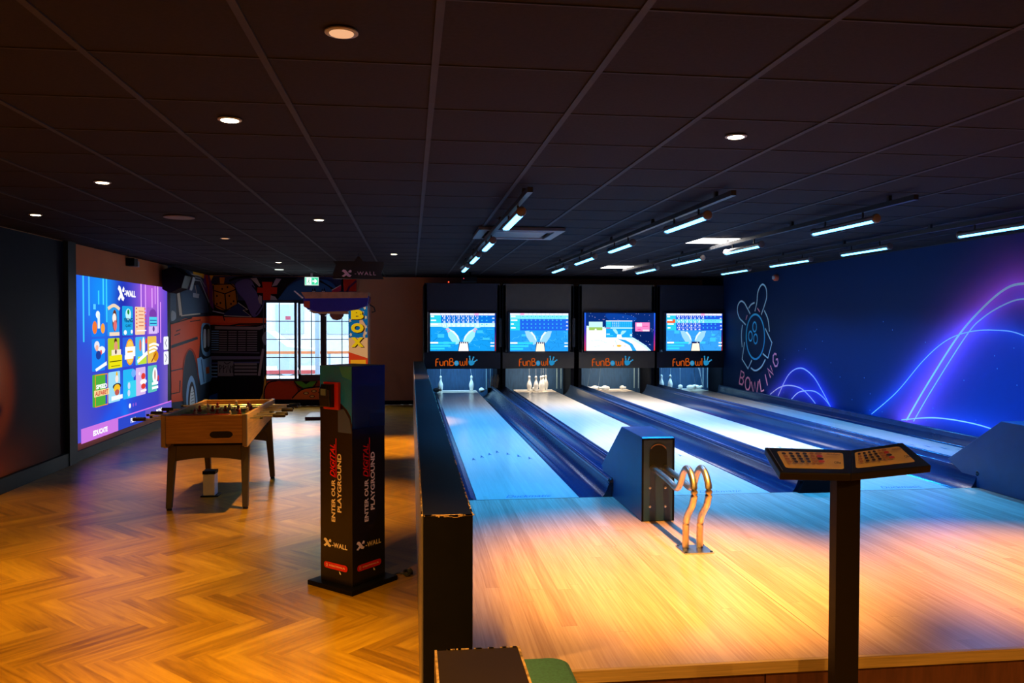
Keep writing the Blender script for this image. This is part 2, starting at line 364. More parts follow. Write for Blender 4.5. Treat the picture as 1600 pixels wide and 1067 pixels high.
# framed wall panel with blurred bowling print, left foreground
o = MB().box(XL+0.001, XL+0.05, -2.9, 9.86, 0.0, 0.15).box(XL+0.001, XL+0.06, 9.80, 10.02, 0, CEIL).build('trim_1', SKIRT); tag(o, 'dark blue grey frame beside the projected picture', kind='structure')
MX = XL+0.008
def lw(y, z): return Vector((MX, y, z))
def ball_field(U, V):   # U = y, V = z ; the print: white pin with red rings, orange ball, deep blue ground
    base = np.zeros(U.shape+(3,)); base[...] = (0.006, 0.010, 0.02)
    def add(col, a):
        for k in range(3): base[..., k] = base[..., k]*(1-a)+col[k]*a
    add((0.60, 0.12, 0.010), np.clip(np.exp(-((V-0.1)/0.35)**2)*np.exp(-((U-8.0)/0.9)**2)*1.1, 0, 0.9))
    r = np.sqrt(((U-8.05)/0.60)**2+((V-0.98)/0.60)**2)
    pin = np.exp(-((U-8.13)/0.13)**4)*(1/(1+np.exp(-(V-1.3)*12)))*(1/(1+np.exp((V-2.15)*14)))
    add((0.60, 0.36, 0.22), np.clip(pin, 0, 0.85))
    add((0.55, 0.05, 0.01), np.clip(pin*(np.exp(-((V-1.80)/0.05)**4)+np.exp(-((V-1.60)/0.05)**4)), 0, .9))
    add((0.62, 0.12, 0.008), 1/(1+np.exp((r-0.92)*16)))
    add((1.0, 0.62, 0.18), 0.9*np.exp(-(((U-8.15)/0.25)**2+((V-1.18)/0.28)**2)))
    add((0.03, 0.015, 0.01), 0.9*np.exp(-(((U-8.33)/0.05)**2+((V-0.80)/0.06)**2)))
    return base
cv = Canvas(lw, (1, 0, 0)); cv.grid(np.linspace(6.2, 9.80, 130), np.linspace(0.15, CEIL-0.01, 80), ball_field)
o = cv.build('bowling_print', MURAL); tag(o, 'blurred mural of orange bowling ball and pin on the left wall', 'mural')

# ================================================================== MURALS
# ---- street art mural with the orange van: left wall beyond the picture + back wall round the window
MZ = 230; KZ = 0.275
YC = YB
def px3(u, v): return (230+u*KZ, 380+v*KZ)
CORN = 326.9
def van(u, v):           # coordinates of a sketch 1600 wide; left of the corner lands on the side wall, right of it on the back wall
    x, y = px3(u, v)
    if x < CORN: p = atX(x, y, XL+0.006)
    else: p = atY(x, y, YB-0.006)
    return p
UC = (CORN-230)/KZ       # sketch column of the corner (~427)
WU0, WU1, WV0, WV1 = 678, 1262, 325, 778   # window opening
def clip_poly(pts, keep_left, u):
    out = []; n = len(pts)
    for i in range(n):
        a, b = pts[i], pts[(i+1) % n]; ia = (a[0] <= u) == keep_left; ib = (b[0] <= u) == keep_left
        if ia: out.append(a)
        if ia != ib:
            t = (u-a[0])/(b[0]-a[0]); out.append((u, a[1]+t*(b[1]-a[1])))
    return out
class VanCanvas:
    def __init__(s):
        s.L = Canvas(lambda u, v: atX(*px3(u, v), XL+0.006), (1, 0, 0)); s.B = Canvas(lambda u, v: atY(*px3(u, v), YB-0.006), (0, -1, 0))
    def poly(s, pts, col):
        a = clip_poly(pts, True, UC); b = clip_poly(pts, False, UC)
        if len(a) > 2: s.L.poly(a, col)
        if len(b) > 2: s.B.poly(b, col)
    def blob(s, pts, col, n=5): s.poly([tuple(p) for p in spline(pts, n, True)], col)
    def line(s, pts, wd, col, smooth=0):
        P = [tuple(p) for p in (spline(pts, smooth) if smooth else [Vector(q) for q in pts])]
        for cvx, left in ((s.L, True), (s.B, False)):
            run = []
            for i, p in enumerate(P):
                if (p[0] <= UC) == left: run.append(p)
                else:
                    if len(run) > 1: cvx.line(run, wd, col)
                    run = []
            if len(run) > 1: cvx.line(run, wd, col)
vc = VanCanvas()
top_l = [(118, 168), (200, 168), (UC, 187)]
K = (14, 10, 14)
DK = (46, 52, 66); ORG = (236, 84, 40); LBL = (120, 178, 230); NVY = (40, 66, 110); CRM = (214, 206, 190)
# grounds
vc.L.poly([(116, 100), (UC, 186), (UC, 915), (116, 1010)], (40, 58, 84))
vc.B.poly([(UC, 186), (1190, 192), (1190, WV0), (UC, WV0)], (62, 66, 104)); vc.B.poly([(UC, WV0), (WU0, WV0), (WU0, 910), (UC, 905)], (26, 20, 24)); vc.B.poly([(WU0, WV1), (1190, WV1), (1190, 903), (WU0, 903)], (206, 72, 30))
vc.poly([(250, 140), (385, 165), (360, 220), (300, 190), (262, 175)], (232, 184, 40)); vc.poly([(325, 170), (352, 172), (372, 250), (378, 380), (340, 330), (318, 240)], (120, 50, 140))
vc.line([(335, 180), (350, 260), (352, 340)], 14, (210, 60, 50)); vc.line([(345, 200), (366, 300)], 8, (60, 60, 170))
# van cab
vc.poly([(120, 240), (180, 205), (300, 215), (345, 300), (372, 400), (210, 412), (120, 460)], DK)
vc.poly([(185, 238), (290, 236), (340, 330), (352, 392), (200, 405)], (66, 96, 128)); vc.poly([(130, 250), (160, 240), (165, 430), (130, 450)], (70, 100, 132))
vc.line([(170, 232), (190, 410)], 16, CRM); vc.line([(190, 412), (300, 400), (372, 398)], 8, CRM)
vc.line([(180, 196), (300, 214), (352, 340), (372, 385), (440, 400)], 6, (190, 196, 206)); vc.line([(210, 180), (300, 200), (330, 250)], 7, (150, 160, 180)); vc.line([(225, 170), (310, 188)], 4, CRM)
vc.poly([(258, 282), (294, 288), (290, 312), (258, 306)], (190, 204, 216)); vc.line([(270, 240), (278, 284)], 3, CRM); vc.blob([(135, 385), (158, 395), (158, 430), (134, 440)], (170, 190, 205))
# orange bodywork
vc.poly([(130, 462), (210, 428), (380, 412), (678, 424), (678, 462), (470, 470), (380, 462), (305, 470), (290, 650), (292, 890), (260, 900), (215, 880), (205, 895), (134, 905)], ORG)
vc.poly([(250, 420), (380, 412), (678, 424), (678, 455), (380, 450), (300, 442)], (244, 100, 50))
vc.line([(132, 458), (250, 424), (430, 416), (678, 422)], 7, K); vc.line([(372, 470), (470, 470), (520, 460), (678, 458)], 9, K); vc.poly([(132, 580), (282, 530), (285, 545), (132, 598)], DK)
vc.line([(160, 500), (185, 490)], 5, K); vc.line([(150, 524), (182, 512)], 5, K); vc.line([(240, 445), (300, 436)], 5, K); vc.line([(132, 726), (196, 712)], 6, DK)
vc.line([(132, 856), (180, 846), (182, 780)], 6, K); vc.line([(375, 400), (430, 404), (440, 440)], 6, K)
# wheel arch and wheel
vc.blob([(200, 900), (198, 760), (212, 650), (236, 606), (262, 640), (284, 760), (300, 930), (250, 990)], (44, 54, 72))
vc.line([(198, 720), (212, 640), (238, 600), (266, 636), (286, 740)], 7, (176, 54, 30), 4)
vc.blob([(218, 920), (222, 810), (245, 752), (268, 800), (280, 925), (250, 1010)], (126, 166, 214)); vc.blob([(228, 925), (232, 830), (248, 786), (264, 830), (270, 925), (250, 990)], (50, 40, 50))
vc.blob([(236, 925), (240, 850), (250, 812), (262, 860), (265, 930), (250, 980)], (206, 214, 222))
for k in range(5): vc.line([(242, 850+k*18), (260, 842+k*18)], 3, (70, 70, 80))
# headlamp housing, bumper corner
vc.blob([(302, 470), (325, 454), (356, 468), (360, 560), (352, 632), (322, 640), (302, 600)], LBL, 4); vc.blob([(310, 480), (348, 472), (350, 600), (314, 606)], (34, 36, 50), 4)
vc.blob([(313, 500), (322, 488), (328, 500), (328, 580), (321, 594), (313, 584)], (206, 222, 236), 4); vc.blob([(336, 498), (343, 488), (348, 500), (348, 576), (342, 588), (335, 578)], (206, 222, 236), 4)
vc.poly([(276, 655), (300, 645), (312, 660), (368, 640), (370, 760), (360, 780), (296, 806), (284, 740)], LBL); vc.line([(300, 660), (316, 790)], 5, (60, 96, 150)); vc.line([(320, 690), (366, 678)], 5, (50, 76, 120))
vc.poly([(326, 705), (344, 702), (346, 738), (328, 742)], (236, 110, 40)); vc.poly([(345, 870), (400, 850), (404, 900), (340, 915)], (24, 100, 190))
# grille
vc.poly([(366, 466), (655, 474), (660, 600), (640, 750), (366, 750)], (30, 26, 30)); vc.poly([(385, 470), (620, 476), (672, 462), (672, 478), (640, 492), (385, 488)], (150, 140, 140))
for k in range(9):
    vc.line([(366, 500+k*13), (408, 500+k*13)], 5, LBL)
    for a, b in ((410, 455), (462, 510), (517, 562), (568, 626)): vc.poly([(a, 500+k*13), (b, 500+k*13), (b, 506+k*13), (a, 506+k*13)], (142, 134, 142))
vc.line([(366, 618), (640, 622)], 9, (96, 92, 110)); vc.poly([(366, 640), (640, 642), (655, 632), (650, 658), (366, 660)], (120, 114, 150)); vc.line([(366, 682), (640, 676)], 9, (80, 88, 140))
for k in range(4): vc.line([(366, 700+k*19), (402, 700+k*19)], 6, LBL); vc.poly([(498, 680+k*19), (626, 680+k*19), (626, 692+k*19), (498, 692+k*19)], (136, 130, 136))
vc.poly([(404, 670), (492, 670), (492, 754), (404, 754)], (140, 134, 136))
for pp in ([(415, 690), (415, 735)], [(415, 692), (430, 700), (418, 714)], [(436, 735), (436, 690), (452, 700), (438, 712)], [(452, 735), (462, 688), (474, 735)], [(478, 735), (478, 695), (484, 712), (489, 694), (490, 735)], [(440, 676), (455, 686), (476, 676)]): vc.line(pp, 4, K)
vc.line([(662, 600), (652, 660), (638, 752)], 14, (164, 158, 164)); vc.blob([(655, 540), (664, 515), (678, 505), (678, 575), (664, 568)], (150, 156, 170)); vc.poly([(404, 756), (650, 752), (670, 800), (650, 860), (635, 885), (404, 885)], (17, 12, 14)); vc.poly([(668, 770), (678, 745), (678, 900), (636, 900), (660, 850)], (232, 180, 60))
# dice character, smoke, clouds above
vc.blob([(378, 250), (382, 232), (480, 230), (505, 262), (515, 345), (450, 382), (382, 350)], (196, 120, 24), 3)
vc.line([(385, 270), (445, 288), (508, 262)], 6, K); vc.line([(445, 288), (452, 378)], 7, K); vc.line([(380, 240), (384, 350), (452, 382), (516, 346), (505, 256), (478, 232), (382, 234)], 6, K)
for q in ((400, 300), (420, 340), (400, 345), (470, 300), (495, 330), (430, 260), (460, 250), (480, 345)): vc.B.ell(q[0], q[1], 5, 6, K, 8) if q[0] > UC else vc.L.ell(q[0], q[1], 5, 6, K, 8)
vc.poly([(415, 195), (445, 195), (440, 232), (418, 232)], (206, 130, 40))
vc.B.blob([(505, 230), (560, 205), (610, 225), (640, 300), (670, 330), (640, 400), (600, 415), (560, 330), (520, 280)], (98, 94, 158), 4); vc.line([(470, 215), (520, 196), (600, 192)], 12, K, 3); vc.line([(600, 240), (660, 330), (620, 405)], 8, (40, 40, 70), 3)
vc.B.poly([(440, 400), (520, 340), (560, 378), (548, 378), (600, 420), (440, 412)], (46, 60, 104)); vc.line([(520, 338), (575, 378), (548, 380), (596, 418), (440, 412)], 4, CRM)
vc.B.poly([(590, 196), (860, 196), (800, 240), (760, 300), (740, 324), (640, 324), (616, 250)], (22, 16, 22))
for q in ([(590, 200), (625, 198), (648, 240), (640, 248)], [(735, 200), (765, 204), (740, 240), (712, 246)], [(640, 296), (655, 300), (656, 350), (640, 340), (632, 316)], [(704, 296), (730, 304), (744, 324), (700, 324)]): vc.B.poly(q, (176, 166, 176))
vc.B.poly([(655, 220), (715, 222), (708, 250), (742, 252), (740, 288), (706, 288), (702, 324), (662, 324), (662, 284), (628, 282), (630, 252), (660, 254)], (212, 52, 20))
vc.B.blob([(760, 300), (820, 232), (900, 205), (1020, 210), (1080, 260), (1060, 322), (900, 322), (760, 322)], (44, 92, 150), 4)
for a in ((950, 270), (1004, 268)): vc.B.poly([(a[0]-14, 280), (a[0]-8, 256), (a[0]-2, 272), (a[0]+4, 252), (a[0]+14, 280)], K); vc.B.rect(a[0]-10, 272, a[0]+8, 279, (190, 190, 200))
vc.line([(985, 212), (1040, 250), (1050, 262)], 6, K); vc.line([(940, 205), (1000, 225), (1060, 260)], 7, K, 3)
vc.B.poly([(1050, 268), (1102, 238), (1110, 270), (1070, 282), (1052, 280)], (206, 56, 80)); vc.line([(1050, 268), (1102, 238)], 4, CRM)
vc.B.poly([(1112, 194), (1190, 194), (1190, 275), (1120, 275)], (206, 44, 20)); vc.line([(1130, 290), (1150, 250), (1190, 215)], 12, (90, 20, 60)); vc.line([(1112, 194), (1108, 275)], 10, K)
# below the window
vc.B.blob([(668, 830), (690, 790), (740, 782), (790, 800), (850, 812), (842, 880), (700, 890), (670, 870)], (214, 66, 24), 4); vc.line([(668, 900), (670, 830), (694, 790), (740, 780)], 7, K, 3)
vc.B.poly([(840, 782), (965, 782), (940, 815), (890, 822), (858, 800)], (92, 160, 40)); vc.B.poly([(880, 782), (930, 782), (905, 800)], (40, 24, 20)); vc.line([(838, 782), (860, 812), (895, 826), (945, 818), (968, 782)], 6, K, 3)
vc.B.blob([(830, 872), (880, 830), (960, 818), (1060, 812), (1180, 830), (1185, 890), (1000, 895), (840, 892)], (236, 110, 36), 4); vc.line([(826, 880), (880, 830), (960, 816), (1080, 812)], 7, K, 3)
for a in ((905, 850), (950, 838), (940, 868), (990, 845), (1060, 850), (1120, 856)): vc.B.ell(a[0], a[1], 16, 8, K, 10); vc.B.ell(a[0], a[1], 11, 5, (244, 190, 90), 10)
vc.B.poly([(400, 885), (1195, 885), (1195, 912), (400, 912)], K)
mu = thing('street_art_mural', 'street art mural of an orange van wrapping the far left corner around the window', 'mural', (XL, YB, 0))
def keep(o): o.location = o.location-mu.location; return o
keep(vc.L.build('van_side', MURAL, mu)); keep(vc.B.build('van_front', MURAL, mu))
# ---- neon style mural on the right wall
RWX = XR-0.006
def rw_px(x, y): return atX(x, y, RWX)
def zp8(u, v): return (1120+u*0.375, 380+v*0.375)
def zpn(u, v): return (1100+u*0.225, 400+v*0.225)
def yz(p): q = rw_px(*p); return (q.y, q.z)
def curve8(pts, n=14): return [Vector(p) for p in spline([yz(zp8(*q)) for q in pts], n)]
cA = curve8([(790, 738), (870, 600), (1000, 395), (1100, 278), (1200, 192), (1280, 168), (1400, 176), (1560, 250)])
cB = curve8([(820, 742), (900, 605), (1040, 385), (1110, 310), (1200, 255), (1280, 232), (1420, 240), (1560, 300)])
cC = curve8([(645, 712), (750, 620), (860, 490), (950, 410), (1040, 372), (1150, 362), (1280, 385), (1500, 520)])
cD = curve8([(770, 736), (900, 727), (1040, 745), (1175, 783), (1400, 870)])
s1 = curve8([(222, 630), (260, 602), (300, 592), (350, 604), (385, 635), (412, 668)], 8)
s2 = curve8([(256, 636), (300, 548), (350, 520), (400, 552), (440, 615), (474, 680)], 8)
s3 = curve8([(312, 650), (345, 620), (400, 615), (440, 638), (475, 680)], 8)
def dist_field(U, V, c):
    d = np.full(U.shape, 1e9)
    for i in range(len(c)-1):
        ax, ay, bx, by = c[i].x, c[i].y, c[i+1].x, c[i+1].y; L2 = (bx-ax)**2+(by-ay)**2+1e-12
        t = np.clip(((U-ax)*(bx-ax)+(V-ay)*(by-ay))/L2, 0, 1); d = np.minimum(d, np.hypot(U-ax-t*(bx-ax), V-ay-t*(by-ay)))
    return d
def neon_field(U, V):
    b = np.zeros(U.shape+(3,)); b[...] = (0.003, 0.020, 0.085)
    dA, dB, dC, dD = [dist_field(U, V, c) for c in (cA, cB, cC, cD)]
    # below the big arcs the print turns bright blue, purple round the thick arc
    top = np.interp(U, [c.x for c in sorted(cC, key=lambda q: q.x)], [c.y for c in sorted(cC, key=lambda q: q.x)])
    under = 1/(1+np.exp(-(top-V)*9))*(1/(1+np.exp((U-8.9)*3)))
    b += under[..., None]*np.array((0.0, 0.02, 0.17))
    b += np.exp(-dA/0.16)[..., None]*np.array((0.75, 0.10, 0.75)); b += np.exp(-dB/0.10)[..., None]*np.array((0.10, 0.06, 0.5))
    b += np.exp(-dC/0.10)[..., None]*np.array((0.0, 0.06, 0.42)); b += np.exp(-dD/0.10)[..., None]*np.array((0.02, 0.05, 0.38))
    for c in (s1, s2, s3): b += np.exp(-dist_field(U, V, c)/0.09)[..., None]*np.array((0.05, 0.03, 0.40))
    b += (np.exp(-((U-3.5)/2.5)**2)*0.3)[..., None]*np.array((0.12, 0.0, 0.25))
    return b
cv = Canvas(lambda y, z: Vector((RWX, y, z)), (-1, 0, 0)); cv.grid(np.linspace(2.5, 15.3, 420), np.linspace(0.412, CEIL-0.005, 86), neon_field)
def L2(c, wd, col): cv.line([tuple(p) for p in c], wd, col)
for c, wd, col in ((cA, 0.026, (235, 250, 255)), (cB, 0.016, (220, 240, 255)), (cC, 0.012, (220, 240, 255)), (cD, 0.014, (235, 250, 255)), (s1, 0.018, (240, 225, 255)), (s2, 0.020, (240, 225, 255)), (s3, 0.018, (240, 225, 255))): L2(c, wd, col)
for _ in range(60):
    yy, zz = 4+random.random()*9, 0.5+random.random()**2*1.2; cv.ell(yy, zz, 0.008, 0.008, (90, 140, 200), 6)
def npl(pts, wd, col, sm=5, closed=False):
    P = [tuple(p) for p in (spline(pts, sm, closed) if sm else [Vector(q) for q in pts])]
    if closed: P.append(P[0])
    cv.line([yz(zpn(*p)) for p in P], wd, col)
NB = (110, 215, 255); NG = (190, 235, 250); PK = (255, 160, 190)
def ring(cx, cy, rx, ry, n=24): return [(cx+rx*math.cos(2*PI*i/n), cy+ry*math.sin(2*PI*i/n)) for i in range(n)]
npl(ring(372, 560, 64, 155), 0.035, (60, 190, 255), 2, True)
for q in ((367, 492), (338, 556), (374, 575)): npl(ring(q[0], q[1], 13, 33, 14), 0.03, (60, 190, 255), 2, True)
npl([(337, 402), (315, 360), (295, 325), (272, 314), (252, 340), (248, 385), (262, 430), (285, 455), (306, 478)], 0.03, NG)
npl([(370, 384), (384, 320), (390, 255), (408, 210), (428, 198), (448, 225), (452, 285), (436, 345), (414, 408)], 0.03, NG)
npl([(326, 362), (345, 336), (368, 324)], 0.03, NG); npl([(283, 478), (276, 550), (281, 632)], 0.028, NG); npl([(436, 378), (462, 440), (472, 524)], 0.03, NG)
npl([(342, 776), (375, 795), (415, 770), (444, 718)], 0.03, NG); npl([(443, 502), (490, 602), (462, 708), (426, 678)], 0.03, NG, 0); npl([(299, 598), (282, 716), (323, 782), (350, 722)], 0.03, NG, 0)
npl([(389, 362), (406, 388)], 0.026, PK, 0); npl([(318, 410), (308, 444)], 0.026, PK, 0)
GL = {'B': [[(-1, -1), (-1, 1), (0.4, 0.9), (0.7, 0.5), (0.2, 0.05), (-1, 0)], [(0.2, 0.05), (0.9, -0.4), (0.5, -0.95), (-1, -1)]],
      'O': [[(math.cos(a*PI/6), math.sin(a*PI/6)) for a in range(13)]], 'W': [[(-1, 1), (-0.5, -1), (0, 0.9), (0.5, -1), (1, 1)]],
      'L': [[(-0.6, 1), (-0.6, -1), (0.7, -1)]], 'I': [[(0, 1), (0, -1)]], 'N': [[(-0.8, -1), (-0.8, 1), (0.8, -1), (0.8, 1)]],
      'G': [[(0.8, 0.7), (0.2, 1), (-0.6, 0.8), (-1, 0), (-0.6, -0.85), (0.2, -1), (0.9, -0.6), (0.9, 0), (0.2, 0)]]}
for ch, cx, cy, hw, hh, rot in (('B', 283, 848, 15, 46, 18), ('O', 322, 886, 17, 44, 4), ('W', 373, 912, 25, 42, -3), ('L', 420, 893, 16, 44, -16), ('I', 453, 860, 10, 42, -24), ('N', 482, 802, 15, 38, -34), ('G', 517, 722, 17, 46, -20)):
    a = math.radians(rot); ca, sa = math.cos(a), math.sin(a)
    for st in GL[ch]: npl([(cx+hw*x*ca+hh*y*sa*0.5, cy-(hh*y*ca-hw*x*sa*1.6)) for x, y in st], 0.034, PK, 0)
o = cv.build('neon_mural', MURAL); tag(o, 'dark blue wall mural with glowing arcs and a neon bowling ball drawing lettered BOWLING', 'mural')

# ================================================================== WINDOW
win = bpy.data.objects.new('window_1', None); C.objects.link(win); tag(win, 'black framed window with glazing bars and one tilted sash', kind='structure'); win.location = ((W0+W1)/2, YB, WZ0)
FR = mat('window_frame_black', (0.012, 0.018, 0.03), 0.35)
def wpx(u): return ((410+u*0.1312-642.7)/FPX)*YB
def wpz(v): return HC+(506.5-(460+v*0.1312))/FPX*YB
wx, wz = win.location.x, win.location.z
def wbox(m, x0, x1, y0, y1, z0, z1): m.box(x0-wx, x1-wx, y0-YB, y1-YB, z0-wz, z1-wz)
fr = MB(); yf0, yf1 = YB-0.03, YB+0.07
wbox(fr, W0, wpx(75), yf0, yf1, WZ0, WZ1); wbox(fr, W1-0.05, W1, yf0, yf1, WZ0, WZ1)
wbox(fr, W0, W1, yf0, yf1, WZ1-0.06, WZ1); wbox(fr, W0, W1, yf0, yf1, WZ0, WZ0+0.045)
wbox(fr, wpx(427), wpx(455), yf0, yf1, WZ0, WZ1); wbox(fr, wpx(738), wpx(792), yf0, yf1, WZ0, WZ1)
fr.build('frame', FR, win)
sa_ = MB(); ys0, ys1 = YB-0.06, YB-0.02
wbox(sa_, wpx(472), wpx(500), ys0, ys1, wpz(1000), WZ1-0.04); wbox(sa_, wpx(726), wpx(752), ys0, ys1, wpz(1000), WZ1-0.04); wbox(sa_, wpx(472), wpx(752), ys0, ys1, wpz(1000), wpz(952)); wbox(sa_, wpx(472), wpx(752), ys0, ys1, WZ1-0.08, WZ1-0.04)
sa_.build('sash', FR, win)
gb = MB()
for a, b, mid in ((75, 427, 255), (500, 730, 618), (792, 1262, 968)):
    x1_ = min(wpx(b), W1-0.04); wbox(gb, wpx(mid)-0.008, wpx(mid)+0.008, YB+0.01, YB+0.03, WZ0+0.03, WZ1-0.05)
    for v in (335, 545, 755): wbox(gb, wpx(a), x1_, YB+0.01, YB+0.03, wpz(v)-0.008, wpz(v)+0.008)
gb.build('glazing_bars', FR, win)
gm = bpy.data.materials.new('clear_glass'); gm.use_nodes = True; nt = gm.node_tree; nt.nodes.clear()
tr = nt.nodes.new('ShaderNodeBsdfTransparent'); gl = nt.nodes.new('ShaderNodeBsdfGlossy'); gl.inputs['Roughness'].default_value = 0.02
mxs = nt.nodes.new('ShaderNodeMixShader'); mxs.inputs[0].default_value = 0.06; ou = nt.nodes.new('ShaderNodeOutputMaterial')
nt.links.new(tr.outputs[0], mxs.inputs[1]); nt.links.new(gl.outputs[0], mxs.inputs[2]); nt.links.new(mxs.outputs[0], ou.inputs[0])
gp = MB(); wbox(gp, W0+0.02, W1-0.02, YB+0.035, YB+0.041, WZ0+0.02, WZ1-0.02); gp.build('glass', gm, win)
hd = MB(); wbox(hd, wpx(480), wpx(492), ys0-0.05, ys0, wpz(940), wpz(895)); hd.build('handle', WHITE, win)
# ---- outdoors, as far as the window shows it
OUTG = mat('pale_paving', (0.30, 0.33, 0.36), 0.8, noise=0.1, nscale=1)
o = MB().box(-40, 30, YB+0.3, 60, -0.12, -0.02).build('pavement', OUTG); tag(o, 'pale snowy pavement outside the window', kind='structure')
PB = mat('blue_grey_steel', (0.11, 0.18, 0.25), 0.6, spec=0.2); PW = mat('grey_render', (0.22, 0.26, 0.30), 0.9, spec=0.1); PWIN = mat('far_glazing', (0.13, 0.19, 0.25), 0.5, spec=0.2); OR = mat('orange_rail', (0.20, 0.075, 0.03), 0.6, spec=0.2); RD = mat('red_rail', (0.17, 0.03, 0.035), 0.6, spec=0.2)
can = thing('entrance_canopy', 'pale blue steel canopy on posts outside the window', 'canopy', (-3.2, 19.5, 0))
can_x = [(-0.85, 0.12), (0.95, 0.1), (1.75, 0.08)]
MB().box(-3.0, 3.4, -0.1, 0.1, 2.20, 2.32).build('beam', mat('blue_beam', (0.01, 0.05, 0.14), 0.5), can)
for x, w_ in can_x: MB().box(x, x+w_, -0.06, 0.06, -0.02, 2.2).build('post', PB, can)
bar = thing('barrier_rail', 'red and orange barrier rails crossing outside the window', 'barrier', (-3.2, 22.0, 0))
MB().box(-6, 5, -0.03, 0.03, 0.83, 0.90).build('rail', OR, bar); MB().box(-6, 5, -0.05, -0.02, 0.30, 0.40).build('rail', RD, bar)
for k in range(4): MB().box(-5+k*3, -4.94+k*3, -0.02, 0.04, -0.02, 0.9).build('post', PB, bar)
bl = thing('far_building', 'pale building with dark windows seen across the street', 'building', (-4.5, 34, 0))
MB().box(-10, 9, 0, 6, -0.02, 4.2).build('wall', PW, bl)
for k in range(9): MB().box(-9+k*2, -7.9+k*2, -0.05, 0.02, 1.2, 2.4).build('window', PWIN, bl)
pst = Canvas(lambda x, z: Vector((x, YB+0.033, z)), (0, -1, 0)); pst.rect(wpx(322), wpz(318), wpx(382), wpz(275), (250, 120, 130)); pst.poly([(wpx(335), wpz(308)), (wpx(350), wpz(298)), (wpx(368), wpz(288)), (wpx(372), wpz(300)), (wpx(352), wpz(310))], (255, 240, 240))
tm = bpy.data.materials.new('sticker_film'); tm.use_nodes = True; nt = tm.node_tree; nt.nodes.clear(); va = nt.nodes.new('ShaderNodeVertexColor'); va.layer_name = 'Col'
tb = nt.nodes.new('ShaderNodeBsdfTransparent'); oo = nt.nodes.new('ShaderNodeOutputMaterial'); nt.links.new(va.outputs[0], tb.inputs[0]); nt.links.new(tb.outputs[0], oo.inputs[0])
o = pst.build('window_sticker', tm); tag(o, 'small pink square sticker on the left window pane', 'sticker')
ca_ = thing('parked_car', 'pale car parked on the street behind the barrier', 'car', (-5.2, 27, 0))
MB().prism([(-2.1, 0.25), (-2.1, 0.75), (-1.3, 0.85), (-0.8, 1.35), (0.7, 1.38), (1.3, 0.9), (2.1, 0.8), (2.15, 0.3)], 'y', -0.8, 0.8).build('body', mat('grey_blue_paint', (0.15, 0.20, 0.25), 0.5, spec=0.2), ca_)
for x in (-1.3, 1.3): MB().lathe([(0.01, -0.82), (0.32, -0.82), (0.32, -0.6), (0.01, -0.6)], (x, 0, 0.3), 18, 'y').build('wheel', PWIN, ca_)

# ================================================================== BOWLING APPROACH + LANES
XD0, XD1 = 0.043, 0.228      # divider wall
ap = thing('approach_platform', 'raised wooden bowling approach with a plywood edge above a dark riser', 'platform', (3.1, Y_EDGE, 0))
MB().box(XD1+0.002-3.1, XR-0.01-3.1, 0, Y_FOUL-Y_EDGE, ZP-0.03, ZP).build('deck', APPR, ap)
MB().box(XD1-3.1, XR-0.01-3.1, -0.018, -0.001, ZP-0.047, ZP).build('edge_strip', EDGEW, ap)
MB().box(XD1-3.1, 1.38-3.1, 0.005, 0.03, 0, ZP-0.03).box(1.385-3.1, XR-0.01-3.1, 0.001, 0.03, 0, ZP-0.045).build('riser', RISER, ap)
seams = MB()
for x in (1.72, 3.2, 4.7): seams.box(x-3.1-0.0015, x-3.1+0.0015, 0.002, 1.4, ZP, ZP+0.0004)
seams.box(XD1-3.1, XR-3.15, Y_FOUL-Y_EDGE-0.012, Y_FOUL-Y_EDGE-0.002, ZP, ZP+0.0006)
seams.build('seams', mat('seam_dark', (0.10, 0.05, 0.025), 0.6), ap)
DARKMARK = (20, 60, 110)
ordl = ['first lane beside the divider wall, lit blue', 'second lane, with five pins standing', 'third lane, whitest, its pins all down', 'last lane, beside the neon mural wall']
lanes = []
for i in range(4):
    x = LANE0+i*PITCHX; cx = x+LANEW/2
    ln = thing('bowling_lane', 'pale wooden bowling lane, '+ordl[i], 'bowling lane', (cx, Y_FOUL, 0), group='the four bowling lanes'); lanes.append(ln)
    MB().box(-LANEW/2, LANEW/2, 0.001, Y_DECK-Y_FOUL, ZP-0.04, ZP).build('lane_bed', LANEM, ln)
    for k in range(7):
        ax = (k-3)*0.092; ay = 2.15-abs(k-3)*0.14
        cv = Canvas(lambda a, b: Vector((a, b, ZP+0.0006)), (0, 0, 1), 0.0001); cv.poly([(ax-0.020, ay), (ax, ay+0.17), (ax+0.020, ay), (ax, ay+0.05)], (8, 60, 100)); cv.build('arrow_marker', PRINT, ln)
    cv = Canvas(lambda a, b: Vector((a, b, ZP+0.0006)), (0, 0, 1), 0.0001); cv.text('Duckmatic', 0.02, 0.09, 0.34, 0.085, (24, 84, 150), 0.0, shear=0.35, vdown=False)
    cv.build('lane_lettering', PRINT, ln)
    MB().box(-LANEW/2, LANEW/2, Y_DECK-Y_FOUL-0.16, Y_DECK-Y_FOUL-0.0, ZP, ZP+0.001).build('tail_plank', WHITE, ln)
